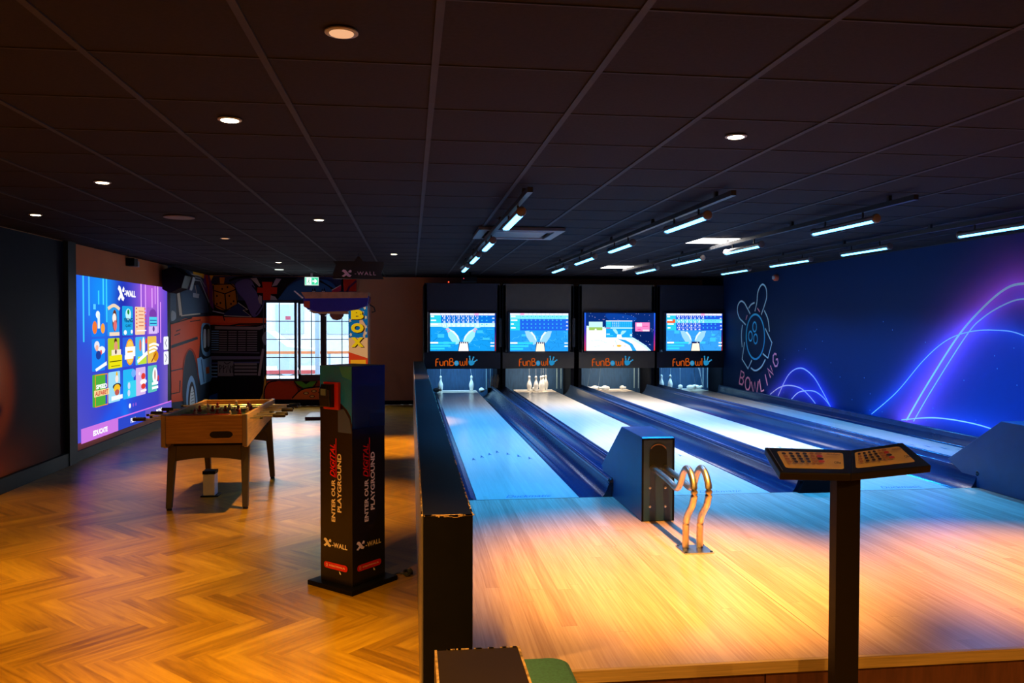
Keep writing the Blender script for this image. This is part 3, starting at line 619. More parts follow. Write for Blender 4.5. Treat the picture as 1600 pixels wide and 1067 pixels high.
# ---- gutters between lanes
def gutter_profile(x0, x1):
    """lane edge x0 -> wide gutter -> rail -> ball track -> rail -> steps -> lane edge x1 (z relative to lane)"""
    w_ = x1-x0
    P = [(0, 0.0)]+[tuple(p) for p in spline([(0.010, -0.028), (0.04, -0.050), (0.08, -0.056), (0.12, -0.048), (0.16, -0.022), (0.192, 0.014), (0.215, 0.055), (0.2318, 0.105)], 3)]
    for k in range(9): a = PI*(1-k/8); P.append((0.254+0.02*math.cos(a), 0.118+0.026*math.sin(a)))
    P += [tuple(p) for p in spline([(0.282, 0.085), (0.298, 0.050), (0.33, 0.032), (0.37, 0.034), (0.41, 0.056), (0.44, 0.088), (0.456, 0.112)], 3)]
    for k in range(9): a = PI*(1-k/8); P.append((0.478+0.02*math.cos(a), 0.118+0.026*math.sin(a)))
    P += [(0.5045, 0.06), (0.515, 0.045)]
    for k in range(7): a = PI*k/6; P.append((0.525+0.085*(1-math.cos(a)), 0.01-0.055*math.sin(a)))
    P += [(0.702, 0.02), (0.712, 0.02), (0.716, 0.002), (0.728, 0.002), (0.732, -0.006), (w_-0.001, -0.006)]
    return [(x0+p[0], ZP+p[1]) for p in P if p[0] < w_]
def sweep(name, prof, y0, y1, m, parent, ox=0.0, zb=0.18):
    poly = prof+[(prof[-1][0], zb), (prof[0][0], zb)]
    return MB().prism([(p[0]-ox, p[1]) for p in poly], 'y', y0, y1).build(name, m, parent, smooth=30)
gl_lab = ['glossy blue gutter and ball track between the first and second lanes', 'glossy blue gutter and ball track between the second and third lanes', 'glossy blue gutter and ball track between the third and last lanes']
Lg = 15.285-Y_FOUL
for i in range(3):
    x0 = LANE0+LANEW+i*PITCHX+0.001; x1 = LANE0+(i+1)*PITCHX-0.001; cx = (x0+x1)/2
    t = thing('gutter_divider', gl_lab[i], 'gutter', (cx, Y_FOUL, 0), group='gutters between the lanes')
    pr = gutter_profile(x0, x1)
    a = [p for p in pr if p[0] <= x0+0.2325]; b = [p for p in pr if x0+0.2315 <= p[0] <= x0+0.5055]; c = [p for p in pr if p[0] >= x0+0.505]
    sweep('gutter', a, 0.002, Lg, GUT, t, cx); sweep('ball_track', b, 0.002, Lg, RAIL, t, cx); sweep('gutter', c, 0.002, Lg, GUT, t, cx)
    for dx in (0.252, 0.478): MB().lathe([(0.001, -0.03), (0.026, -0.028), (0.032, -0.01), (0.032, 0.004)], (x0+dx-cx, 0.0, ZP+0.115), 14, 'y').build('rail_cap', BLACKG, t, smooth=40)
    if i == 1:
        m = MB(); m.add([(a_, b_, ZP+c_) for a_, b_, c_ in ((-0.16, -0.05, 0.002), (0.16, -0.05, 0.002), (0.16, 0.0, 0.002), (-0.16, 0.0, 0.002), (-0.09, -0.035, 0.15), (0.09, -0.035, 0.15), (0.09, 0.0, 0.15), (-0.09, 0.0, 0.15))], [(0, 3, 2, 1), (4, 5, 6, 7), (0, 1, 5, 4), (1, 2, 6, 5), (2, 3, 7, 6), (3, 0, 4, 7)])
        m.build('end_cap', BLACK, t)
# left edge gutter
t = thing('side_gutter', 'narrow dark stepped gutter between divider wall and first lane', 'gutter', (0.36, Y_FOUL, 0))
pf = [(XD1+0.001, ZP+0.06), (XD1+0.02, ZP+0.075), (XD1+0.045, ZP+0.06), (XD1+0.06, ZP+0.01), (XD1+0.10, ZP-0.035), (XD1+0.15, ZP-0.045), (XD1+0.20, ZP-0.02), (XD1+0.215, ZP+0.012), (XD1+0.228, ZP+0.012), (XD1+0.232, ZP-0.004), (XD1+0.254, ZP-0.004)]
sweep('gutter', pf, 0.002, Lg, GUT, t, 0.36)
# right edge gutter + ledge
xr0 = LANE0+3*PITCHX+LANEW+0.001
t = thing('side_gutter', 'dark blue gutter with raised ledge under the neon mural wall', 'gutter', (xr0, Y_FOUL, 0))
pf = [(xr0, ZP)]+[(xr0+0.008+0.075*(1-math.cos(PI*k/8)), ZP-0.045*math.sin(PI*k/8)) for k in range(9)]+[(xr0+0.165, ZP+0.06)]
sweep('gutter', pf, 0.002, Lg, GUT, t, xr0)
pf = [(xr0+0.166, ZP+0.06), (xr0+0.17, ZP+0.095)]+[(xr0+0.19+0.02*math.cos(PI*(1-k/6)), ZP+0.10+0.02*math.sin(PI*(1-k/6))) for k in range(7)]+[(xr0+0.215, ZP+0.075), (XR-0.012, ZP+0.075)]
sweep('ledge', pf, 0.002, Lg, RAIL, t, xr0)
# base under the lanes (visible nowhere but closes the pit)
o = MB().box(XD1, XR-0.01, Y_FOUL, YB-0.02, 0.0, 0.178).build('lane_foundation', BLACK); tag(o, 'black foundation carrying the lanes', kind='structure')
# ---- divider wall
dv = thing('divider_partition', 'long low black divider wall between herringbone floor and lanes, edges worn', 'partition', ((XD0+XD1)/2, Y_EDGE, 0))
hw = (XD1-XD0)/2; DVZ = 0.936; DL = 15.25-Y_EDGE
MB().box(-hw, hw, 0, DL, 0, DVZ).build('wall_body', BLACK, dv, bevel=0.003)
MB().box(-hw-0.006, -hw, 0.0, DL, 0.0, DVZ-0.002).build('side_panel', mat('side_laminate', (0.10, 0.075, 0.06), 0.35), dv)
def chips(m, ax, L, h, sgn, n):
    for _ in range(n):
        y = RNG.rand()**1.6*L; l = 0.01+RNG.rand()*0.05; wd = 0.0015+RNG.rand()*0.004
        x = sgn*(ax-wd); m.box(min(x, sgn*(ax+0.0012)), max(x, sgn*(ax+0.0012)), y, y+l, h-wd*1.2, h+0.0008)
m = MB(); chips(m, hw, 8.0, DVZ, 1, 90); chips(m, hw+0.006, 6.0, DVZ, -1, 90)
for _ in range(26):
    x = -hw+RNG.rand()*2*hw*0.96; l = 0.005+RNG.rand()*0.02; hh = 0.002+RNG.rand()*0.007*math.exp(-((x)/0.05)**2); m.box(x, x+l, -0.0012, 0.004, DVZ-hh-0.002, DVZ+0.0008)
m.box(-0.06, 0.055, -0.001, 0.006, DVZ-0.003, DVZ+0.0009)
m.build('worn_edges', WORN, dv)
d2 = thing('divider_partition', 'short black divider in the bottom foreground with worn wooden corner edges', 'partition', ((0.051+0.236)/2, 1.755, 0))
MB().box(-hw, hw, -2.4, 0, 0, DVZ).build('wall_body', mat('brown_black_laminate', (0.024, 0.014, 0.009), 0.5, spec=0.15), d2, bevel=0.003)
m = MB(); m.box(-hw-0.001, -hw+0.004, -2.4, 0, DVZ-0.004, DVZ+0.001); m.box(hw-0.004, hw+0.001, -2.4, 0.0, DVZ-0.004, DVZ+0.001); m.box(-hw-0.001, -hw+0.003, -0.003, 0.001, 0.1, DVZ)
for _ in range(24):
    x = -hw+RNG.rand()*2*hw*0.95; m.box(x, x+0.004+RNG.rand()*0.012, -0.003, 0.0012, DVZ-0.004, DVZ+0.0012)
m.build('worn_edges', WORN, d2)
# ---- green stool in the gap
st = thing('green_pouf', 'dark green upholstered pouf with rounded corners beside the foreground divider', 'pouf', (0.395, 2.62, 0))
def rounded(w_, d_, r, n=6):
    P = []
    for cx, cy, a0 in ((w_/2-r, d_/2-r, 0), (-w_/2+r, d_/2-r, 90), (-w_/2+r, -d_/2+r, 180), (w_/2-r, -d_/2+r, 270)):
        for k in range(n+1): a = math.radians(a0+k*90/n); P.append((cx+r*math.cos(a), cy+r*math.sin(a)))
    return P
MB().prism(rounded(0.32, 0.44, 0.07), 'z', 0.10, 0.455).build('seat', GREENF, st, bevel=0.018)
MB().prism(rounded(0.30, 0.36, 0.05), 'z', 0.0, 0.10).build('base', BLACK, st)
# ---- ball return hoods
def hood(x, label, rack):
    t = thing('ball_return_hood', label, 'ball return', (x, 5.21, ZP))
    prof = [(0.0, 0.002), (0.0, 0.555), (0.02, 0.565), (0.53, 0.568), (1.15, 0.175), (0.79, 0.002)]
    MB().prism(prof, 'x', -0.112, 0.112).build('housing', mat('hood_laminate', (0.006, 0.034, 0.10), 0.38, noise=0.1), t, bevel=0.004)
    fr_ = MB()
    for sx in (-1, 1): fr_.box(min(sx*0.112, sx*0.100), max(sx*0.112, sx*0.100), -0.004, 0.004, 0.004, 0.555)
    fr_.box(-0.112, 0.112, -0.004, 0.004, 0.545, 0.556); fr_.build('front_frame', BLACK, t)
    MB().prism([(-0.06, 0.36)]+[(0.06*math.cos(PI*(1-k/10)), 0.46+0.055*math.sin(PI*(1-k/10))) for k in range(11)]+[(0.06, 0.36)], 'y', -0.003, 0.002).build('ball_opening', mat('void_black', (0.002, 0.002, 0.002), 0.9), t)
    MB().tube([(0.06*math.cos(PI*(1-k/12)), -0.006, 0.46+0.057*math.sin(PI*(1-k/12))) for k in range(2, 11)], 0.004, 6).build('opening_lip', mat('lip_brown', (0.22, 0.10, 0.05), 0.5), t)
    for sx in (-0.055, 0.05):
        for z in (0.10, 0.225): MB().lathe([(0.001, -0.006), (0.008, -0.005), (0.009, 0.0), (0.009, 0.006)], (sx, 0, z), 10, 'y').build('bolt', STEEL, t)
    return t
hood(1.634, 'black angular ball return hood in front of the first gutter, brass tubes at its mouth', True)
hood(4.655, 'black angular ball return hood at the right edge of the picture', False)
rk = thing('ball_rack', 'two bent brass coloured tubes standing on a steel floor plate before the hood', 'ball rack', (1.64, 4.52, ZP))
for dx in (-0.043, 0.043):
    P = [(dx, b, c) for b, c in ((0.78, 0.365), (0.55, 0.352), (0.34, 0.338), (0.235, 0.324), (0.175, 0.330), (0.13, 0.368), (0.085, 0.432), (0.025, 0.475), (-0.04, 0.465), (-0.09, 0.418), (-0.108, 0.355), (-0.08, 0.285), (-0.03, 0.235), (0.01, 0.19), (0.03, 0.13), (0.032, 0.006))]
    MB().tube(spline(P, 5), 0.0195, 16).build('tube', BRASS, rk, smooth=50)
MB().box(-0.088, 0.088, -0.085, 0.085, 0.001, 0.007).build('floor_plate', STEEL, rk, bevel=0.002)
for sx in (-0.076, 0.076):
    for sy in (-0.07, 0.07): MB().lathe([(0.008, 0.007), (0.008, 0.011), (0.004, 0.013)], (sx, sy, 0), 8).build('screw', DARKM, rk)

# ================================================================== PIN DECK UNITS, MONITORS, PINS
YU = 15.3
def ux(px): return atY(px, 500, YU).x
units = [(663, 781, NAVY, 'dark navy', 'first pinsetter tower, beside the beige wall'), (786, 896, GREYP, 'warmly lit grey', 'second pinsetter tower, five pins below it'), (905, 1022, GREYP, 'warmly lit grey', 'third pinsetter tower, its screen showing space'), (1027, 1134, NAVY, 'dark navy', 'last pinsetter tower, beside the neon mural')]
LOGOL = screen_mat('glowing_logo_print', 0.5)  # printed logos given emission to look brighter; no lamp behind them
CURT = mat('pit_curtain_blue', (0.02, 0.07, 0.16), 0.55, noise=0.25, nscale=5, stretch=(6, 1, 1))
BRIST = mat('bristle', (0.30, 0.22, 0.14), 0.8)
for i, (a, b, m_, cn, lab) in enumerate(units):
    x0, x1 = ux(a), ux(b); cx = (x0+x1)/2; h = (x1-x0)/2
    t = thing('pinsetter_tower', '%s, %s panels lettered FunBowl' % (lab, cn), 'pinsetter', (cx, YU, 0), group='pinsetter towers over the lanes')
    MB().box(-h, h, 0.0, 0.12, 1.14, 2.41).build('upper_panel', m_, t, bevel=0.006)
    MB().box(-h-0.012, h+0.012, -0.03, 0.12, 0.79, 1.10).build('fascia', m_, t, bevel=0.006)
    MB().box(-h-0.012, -h+0.05, 0.0, 1.15, 0.18, 2.38).build('side_cheek', BLACK, t); MB().box(h-0.05, h+0.012, 0.0, 1.15, 0.18, 2.38).build('side_cheek', BLACK, t)
    MB().box(-h+0.05, h-0.05, 0.78, 0.80, 0.18, 1.4).build('pit_curtain', CURT, t)
    MB().box(-h+0.05, h-0.05, 0.12, 1.15, 1.30, 1.33).build('machine_tray', BLACK, t)
    MB().box(-h+0.12, h-0.12, 0.15, 0.19, 1.27, 1.295).build('pin_light', emit('pin_light_tube', ((0.45, 0.75, 1.0), (1.0, 0.85, 0.7), (1.0, 0.85, 0.7), (0.45, 0.75, 1.0))[i], 6.0), t)
    ld = bpy.data.lights.new('pin_beam', 'AREA'); ld.shape = 'RECTANGLE'; ld.size = 1.0; ld.size_y = 0.04; ld.energy = 20.0; ld.color = ((0.35, 0.7, 1.0), (1.0, 0.82, 0.62), (1.0, 0.82, 0.62), (0.35, 0.7, 1.0))[i]; ld.spread = math.radians(150)
    lo = bpy.data.objects.new('pin_beam', ld); C.objects.link(lo); lo.parent = t; lo.location = (0, 0.17, 1.262)
    # rails hanging beside the curtain
    mm = MB(); mm.box(h-0.20, h-0.185, 0.70, 0.72, 0.34, 1.2); mm.box(h-0.12, h-0.11, 0.66, 0.68, 0.34, 1.2); mm.build('guide_rail', mat('pale_guide', (0.3, 0.45, 0.5), 0.4), t)
    # logo: px coordinates relative to unit 2 zoom (780..900 x 550..580, 13.333 px per px)
    off = (0, 13, 0, 0)[i]
    ox = {0: 680.0, 1: 810.5, 2: 924.5, 3: 1050.5}[i]; sc_ = {0: 1.02, 1: 0.93, 2: 1.0, 3: 0.95}[i]
    cv = Canvas(lambda u, v: atY(ox+(u-410)/13.333*sc_, 559+(v-110)/13.333+0.5, YU-0.033)-Vector((cx, YU, 0)), (0, -1, 0), 0.0005)
    O_ = (255, 112, 20); B_ = (50, 185, 255)
    # f u n
    cv.line([(425, 280), (425, 160), (440, 128), (480, 126)], 20, O_); cv.line([(425, 190), (470, 190)], 18, O_)
    cv.line([(505, 175), (505, 240), (530, 265), (560, 262), (572, 240), (572, 175)], 20, O_)
    cv.line([(600, 270), (600, 185), (628, 165), (655, 170), (668, 190), (668, 270)], 20, O_)
    cv.line([(705, 262), (705, 130), (725, 114), (758, 118), (768, 145), (750, 180), (705, 185)], 20, O_); cv.line([(750, 180), (790, 205), (786, 245), (760, 262), (705, 262)], 20, O_)
    cv.ell(845, 215, 48, 54, B_, 20); cv.ell(845, 212, 22, 26, (170, 225, 245), 14); cv.poly([(826, 205), (845, 190), (866, 205), (846, 238)], B_)
    cv.line([(915, 170), (918, 245), (945, 264), (968, 245), (968, 180)], 18, O_); cv.line([(968, 245), (995, 264), (1018, 245), (1020, 170)], 18, O_); cv.line([(1056, 262), (1056, 110)], 20, O_)
    cv.blob([(1092, 170), (1130, 160), (1170, 165), (1215, 180), (1200, 235), (1150, 262), (1105, 245)], B_)
    for q in ([(1122, 170), (1112, 75)], [(1165, 168), (1192, 90)], [(1205, 185), (1258, 150)]): cv.line(q, 22, B_); cv.ell(q[1][0], q[1][1], 18, 15, B_, 12)
    for q in ((1118, 130), (1178, 128), (1225, 172)): cv.ell(q[0], q[1], 11, 9, (190, 230, 250), 10)
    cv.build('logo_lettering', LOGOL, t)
    MB().box(h-0.02, h+0.035, -0.01, 0.02, 1.2, 1.75).build('edge_post', DARKM, t)
    if i == 0: MB().lathe([(0.012, -0.01), (0.012, 0.01)], (-0.26, -0.02, 2.43), 10, 'y').build('indicator_light', emit('red_led', (1.0, 0.06, 0.02), 3.0), t)
# brush between first and second units
br = thing('bristle_brush', 'tuft of stiff brown bristles at the far end of the first gutter', 'brush', (ux(770), 15.22, ZP+0.1))
MB().box(-0.10, 0.10, 0.02, 0.06, -0.12, 0.0).build('holder', BLACK, br)
mm = MB()
for _ in range(60):
    x = (RNG.rand()-0.5)*0.18; y = RNG.rand()*0.04+0.02; mm.tube([(x, y, -0.01), (x+(RNG.rand()-0.5)*0.06, y-0.02, 0.10+RNG.rand()*0.16)], 0.0022, 4)
mm.build('bristles', BRIST, br)

def scr_map(a, b, c, d, Y, ox, oz):
    """pixel box a,b,c,d (in the 0..1600 x 0..974 zoom of each screen) -> wall plane"""
    x0, x1 = ux(a), ux(c); z0, z1 = atY((a+c)/2, b, Y).z, atY((a+c)/2, d, Y).z
    return lambda u, v: Vector((x0+(x1-x0)*u-ox, 0, z0+(z1-z0)*v-oz))
scr = [(672, 489.5, 772, 548), (796, 489.5, 886, 548.5), (914, 489, 1018.5, 547.5), (1038.5, 490, 1124, 547.5)]
def pins_art(c, kx, ky, sx, cut, tint):
    """the two see-through bowling pins and lane of the idle screen, in 0..1 screen space"""
    def T(p, mir): return [((1-q[0] if mir else q[0]), q[1]) for q in p]
    for mir in (False, True):
        o2 = -0.0 if not mir else -0.035
        body = [(0.17, 0.36), (0.25, 0.40), (0.27, 0.52), (0.28, 0.62), (0.34, 0.76), (0.40, 0.83), (0.445, 0.80), (0.455, 0.72), (0.43, 0.60), (0.37, 0.48), (0.30, 0.42), (0.27, 0.35), (0.22, 0.22), (0.2, 0.3)]
        if cut: body = [p for p in body if p[1] >= cut-0.02]; body = [(0.25, cut), *body[1:-1], (0.32, cut)] if cut > 0.4 else body
        hi = [(0.30, 0.42), (0.37, 0.48), (0.43, 0.60), (0.455, 0.72), (0.43, 0.70), (0.40, 0.60), (0.34, 0.50), (0.30, 0.46)]
        if cut: hi = [p for p in hi if p[1] >= cut]
        c.poly([(x+o2, y) for x, y in T(body, mir)], tint); 
        if len(hi) > 2: c.poly([(x+o2, y) for x, y in T(hi, mir)], (225, 248, 255))
        if not cut: c.line([(x+o2, y) for x, y in T([(0.245, 0.44), (0.285, 0.40)], mir)], 0.03, (225, 150, 200)); c.line([(x+o2, y) for x, y in T([(0.265, 0.50), (0.305, 0.45)], mir)], 0.02, (225, 150, 200))
def circuit(c, col, n, seed):
    r = random.Random(seed)
    for _ in range(n):
        x, y = r.random(), 0.42+r.random()*0.55; P = [(x, y)]
        for _ in range(3):
            d = r.choice([(0.05, 0), (-0.05, 0), (0, 0.06), (0.035, 0.05), (0.035, -0.05)]); x = min(max(x+d[0], 0.02), 0.98); y = min(max(y+d[1], 0.42), 0.97); P.append((x, y))
        c.line(P, 0.006, col)
def score_screen(i, c):
    if i == 0: base, row, hl, nrow, act = (20, 150, 232), (10, 110, 215), (190, 240, 250), 2, 2
    elif i == 1: base, row, hl, nrow, act = (34, 150, 236), (30, 96, 222), (120, 226, 236), 4, 0
    else: base, row, hl, nrow, act = (52, 152, 236), (30, 84, 214), (96, 214, 236), 4, 1
    c.rect(0, 0, 1, 1, base)
    circuit(c, tuple(int(v*0.78) for v in base), 34, i); circuit(c, (80, 200, 240), 14, i+9)
    for k in range(4): r0 = random.Random(i*7+k); x = r0.random()*0.85; c.rect(x, 0.45+0.1*k, x+0.05+r0.random()*0.06, 0.5+0.1*k+r0.random()*0.06, (60, 190, 240))
    tint = (150, 224, 242) if i == 0 else (150, 206, 240)
    pins_art(c, 0, 0, 1, 0 if i == 0 else 0.47, tint)
    c.rect(0, 0, 1, 0.055, (225, 228, 250))
    nr = 3 if i == 0 else 4; h0 = 0.055; hh = (0.31 if i == 0 else 0.40)/nr
    for r in range(nr):
        y0 = h0+r*hh; on = r == act
        c.rect(0, y0, 0.165, y0+hh*0.94, hl if on else (40, 200, 225)); c.rect(0.165, y0, 1, y0+hh*0.97, hl if on else row)
        c.rect(0.01, y0+hh*0.15, 0.06+0.03*((r*7+i) % 3), y0+hh*0.48, (250, 252, 255))
        if i == 3 and on: c.rect(-0.0, y0+hh*0.5, 0.15, y0+hh, (250, 90, 40)); c.rect(0.11, y0, 0.15, y0+hh*0.6, (250, 90, 40))
        for k in range(10):
            x = 0.18+k*0.073
            played = (i == 0 and k < 8) or (i == 3 and k < 6+(r < 2))
            if played:
                c.text(str((k*3+r*5) % 8+1), x+0.012, y0+hh*0.25, 0.014, hh*0.34, (245, 250, 255), 0.03); c.text('-' if (k+r) % 3 else '1', x+0.045, y0+hh*0.25, 0.014, hh*(0.1 if (k+r) % 3 else 0.34), (245, 250, 255), 0.03)
                c.text(str(5+k*6+r*3), x+0.038, y0+hh*0.72, 0.034, hh*0.38, (245, 250, 255), 0.03)
            else: c.ell(x+0.035, y0+hh*0.3, 0.013, hh*0.17, (60, 190, 235) if not on else (70, 200, 215), 8)
            if on: c.line([(x-0.004, y0), (x-0.004, y0+hh)], 0.003, base)
        c.text(str(44+r), 0.975, y0+hh*0.72, 0.035, hh*0.36, (245, 250, 255), 0.03)
    for k in range(11): c.rect(0.16+k*0.073, 0, 0.163+k*0.073, 0.055, (130, 160, 220))
    k = {0: 7, 1: 0, 3: 6}[i]; c.rect(0.17+k*0.073, 0.0, 0.235+k*0.073, 0.055, (255, 170, 215))
    for k, w_ in enumerate((0.39, 0.31, 0.22)): c.rect(0, 0.76+k*0.075, w_, 0.81+k*0.075, (50, 205, 235)); 
    c.rect(0, 0.76, 0.12, 0.80, (245, 252, 255)); c.rect(0.93, 0.77, 0.99, 0.80, (240, 250, 255)); c.rect(0.93, 0.85, 0.99, 0.88, (240, 250, 255))
    c.poly([(0.445, 0.755), (0.585, 0.755), (0.60, 1), (0.425, 1)], (30, 40, 90))
    c.poly([(0.455, 0.80), (0.575, 0.80), (0.592, 1), (0.433, 1)], (255, 236, 214) if i else (255, 250, 245))
    if i != 3:
        for k in range(4): c.rect(0.462+k*0.031, 0.76, 0.475+k*0.031, 0.80, (255, 250, 245))
    else: c.rect(0.535, 0.77, 0.55, 0.80, (255, 250, 245))
def space_screen(c):
    c.rect(0, 0, 1, 1, (8, 40, 110))
    c.blob([(0.3, 0.02), (0.6, 0.05), (0.75, 0.15), (0.6, 0.3), (0.35, 0.2)], (10, 60, 150)); c.blob([(0.7, 0.5), (0.95, 0.45), (0.98, 0.8), (0.8, 0.75)], (6, 30, 90))
    r = random.Random(3)
    for _ in range(110): c.ell(r.random(), r.random()*0.95, 0.003+0.004*r.random()**3, 0.005+0.006*r.random()**3, (150+int(r.random()*100), 200, 250), 6)
    c.poly([(0, 0.34), (0.22, 0.36), (0.5, 0.5), (0.72, 0.68), (0.88, 0.86), (0.96, 1), (0, 1)], (200, 240, 255)); c.poly([(0, 0.40), (0.25, 0.42), (0.45, 0.55), (0.68, 0.72), (0.84, 0.88), (0.92, 1), (0, 1)], (252, 254, 255))
    c.poly([(0.45, 0.68), (0.58, 0.72), (0.68, 0.82), (0.74, 1), (0.68, 1), (0.64, 0.86), (0.56, 0.78)], (40, 160, 230))
    for q in ([(0.05, 0.75), (0.18, 0.72), (0.3, 0.8)], [(0.1, 0.9), (0.22, 0.86)], [(0.42, 0.72), (0.45, 0.84), (0.48, 0.86)]): c.line(q, 0.008, (150, 205, 215), 3)
    c.rect(0.035, 0.235, 0.235, 0.46, (190, 235, 240)); c.rect(0.035, 0.38, 0.235, 0.46, (150, 190, 90)); c.poly([(0.12, 0.46), (0.15, 0.46), (0.145, 0.42), (0.125, 0.42)], (255, 255, 255))
    c.rect(0.72, 0.25, 0.935, 0.485, (255, 130, 190)); c.rect(0.74, 0.27, 0.82, 0.36, (255, 215, 235)); c.rect(0.83, 0.34, 0.91, 0.36, (214, 70, 140)); c.rect(0.755, 0.42, 0.80, 0.45, (230, 80, 150)); c.rect(0.83, 0.44, 0.93, 0.485, (255, 215, 235))
    c.rect(0.285, 0.20, 0.675, 0.65, (24, 160, 232)); c.rect(0.285, 0.20, 0.675, 0.225, (225, 228, 250))
    for k in range(4):
        y = 0.23+k*0.04; c.rect(0.29, y, 0.36, y+0.025, (60, 210, 215))
        for j in range(10): c.ell(0.385+j*0.029, y+0.014, 0.006, 0.009, (235, 248, 255) if j < 4 else (80, 205, 240), 6)
    c.rect(0.285, 0.39, 0.345, 0.41, (250, 90, 60)); c.rect(0.35, 0.385, 0.675, 0.415, (190, 240, 248))
    c.poly([(0.38, 0.43), (0.43, 0.43), (0.455, 0.50), (0.46, 0.57), (0.43, 0.55), (0.395, 0.48)], (160, 225, 245)); c.poly([(0.585, 0.47), (0.52, 0.47), (0.505, 0.52), (0.50, 0.58), (0.53, 0.57), (0.565, 0.52)], (160, 225, 245))
    c.poly([(0.45, 0.57), (0.51, 0.57), (0.518, 0.65), (0.442, 0.65)], (255, 252, 248)); c.rect(0.29, 0.55, 0.34, 0.57, (240, 250, 255)); c.rect(0.29, 0.59, 0.39, 0.61, (60, 205, 235)); c.rect(0.64, 0.56, 0.67, 0.62, (200, 240, 255))
    c.ell(0.477, 0.87, 0.036, 0.03, (250, 180, 60), 14); c.ell(0.395, 0.87, 0.007, 0.012, (230, 90, 60), 8); c.ell(0.562, 0.87, 0.007, 0.012, (230, 120, 60), 8)
labs = ['score monitor over the first lane, blue scoreboard with three rows and two glass pins', 'score monitor over the second lane, blue scoreboard still without scores', 'score monitor over the third lane showing a planet and stars in space', 'score monitor over the last lane, blue scoreboard with an orange name bar']
for i in range(4):
    a, b, c_, d = scr[i]; x0, x1 = ux(a), ux(c_); z1, z0 = atY((a+c_)/2, b, YU).z, atY((a+c_)/2, d, YU).z; cx = (x0+x1)/2
    t = thing('score_monitor', labs[i], 'monitor', (cx, YU-0.108, z0-0.03), group='score monitors over the lanes')
    hw_ = (x1-x0)/2
    MB().box(-hw_-0.045, hw_+0.035, 0.002, 0.072, 0.0, z1-z0+0.055).build('casing', mat('monitor_casing', (0.008, 0.010, 0.03), 0.3), t, bevel=0.008)
    f = lambda u, v: Vector((-hw_+2*hw_*u, 0.0, 0.03+(z1-z0)*(1-v)))
    cv = Canvas(f, (0, -1, 0), 0.0003)
    if i == 2:
        space_screen(cv)
    else: score_screen(i, cv)
    cv.build('display', SCREEN, t)
    if i == 2:
        for sx, x_ in ((0, -hw_-0.02), (1, hw_+0.02)):
            c2 = Canvas(lambda u, v: Vector((x_+0.013*u, -0.004, 0.03+(z1-z0)*(1-v))), (0, -1, 0)); k = np.array([lin((30, 110, 255)), lin((60, 50, 200)), lin((230, 50, 40))])
            c2.grid(np.array([-1.0, 1.0]), np.linspace(0, 1, 12), lambda U, V: np.stack([np.interp(V, [0, 0.5, 1], k[:, j]) for j in range(3)], -1)); c2.build('light_strip', SCREEN, t)
    elif i in (0, 3): 
        c2 = Canvas(lambda u, v: Vector((hw_+0.014+0.005*u, -0.002, 0.03+(z1-z0)*(1-v))), (0, -1, 0)); k = np.array([lin((10, 60, 190)), lin((20, 30, 160)), lin((210, 40, 30))])
        c2.grid(np.array([-1.0, 1.0]), np.linspace(0, 1, 12), lambda U, V: np.stack([np.interp(V, [0, 0.5, 1], k[:, j]) for j in range(3)], -1)); c2.build('light_strip', SCREEN, t)
# ---- pins
PROF = [(0.022, 0), (0.031, 0.004), (0.040, 0.045), (0.0475, 0.095), (0.046, 0.13), (0.035, 0.17), (0.023, 0.20), (0.0185, 0.225), (0.019, 0.24), (0.0235, 0.262), (0.0235, 0.28), (0.016, 0.294), (0.003, 0.299)]
def pin_body():
    P = [tuple(p) for p in spline([(a, b) for a, b in PROF], 3)]; return MB().lathe([(max(a, 0.002), b) for a, b in P], (0, 0, 0), 20)
pm = pin_body()
def pin(x, y, label, string=True, lie=None, z=ZP, s=1.0, lean=0.0):   # a pin on its cord
    t = thing('bowling_pin', label, 'bowling pin', (x, y, z+0.0015), group='string pins at the lane ends')
    b = pm.build('body', PINM, t, smooth='all'); b.scale = (s, s, s)
    if lie is not None:
        b.rotation_euler = (PI/2-0.07, 0, lie); b.location = (0, 0, 0.049*s)
        if string: MB().tube([(0.3*math.sin(lie)*0.98, -0.3*math.cos(lie)*0.98, 0.07*s), (0.3*math.sin(lie)*0.5+lean, -0.1, 0.955)], 0.0028, 5).build('string', mat('cord', (0.45, 0.5, 0.5), 0.6), t)
    else:
        MB().tube([(0, 0, 0.298*s), (lean, 0.02, 0.955)], 0.0028, 5).build('string', mat('cord', (0.45, 0.5, 0.5), 0.6), t)
    return t
YP = 15.72
def xp(px, Y=YP): return atY(px, 600, Y).x
pin(xp(688.5), YP, 'left one of two upright pins on the first lane', lean=0.0); pin(xp(736.7), YP, 'right one of two upright pins on the first lane', lean=-0.1)
pin(xp(679, 15.3)+0.0, 15.42, 'white pin lying behind the divider wall, only its end showing', False, 0.4, ZP+0.0); pin(xp(748)+0.03, YP, 'fallen pin seen end on just right of the first lane', False, 0.15, ZP-0.03)
P2 = [(827, 15.60), (837.5, 15.50), (845.5, 15.58), (848.8, 15.75), (853, 15.85)]
ords = ['leftmost upright pin on the second lane', 'front upright pin on the second lane, second from the left', 'middle one of the upright pins on the second lane', 'fourth from the left among the upright pins on the second lane', 'rightmost upright pin on the second lane']
for (px, Y), l in zip(P2, ords): pin(xp(px, Y), Y, l)
pin(xp(832.5), 15.62, 'small fallen pin among the upright pins on the second lane', False, 2.9, s=0.7)
pin(xp(933), 15.55, 'left one of two big fallen pins on the third lane', True, -1.1); pin(xp(948), 15.55, 'right one of two big fallen pins on the third lane', True, -1.0)
pin(xp(972), 15.85, 'small white fallen pin near the right of the third lane', False, 0.2, s=0.8)
pin(xp(1033.5), 15.72, 'left one of two upright pins on the last lane'); pin(xp(1044.7), 15.62, 'right one of two upright pins on the last lane', lean=0.06)
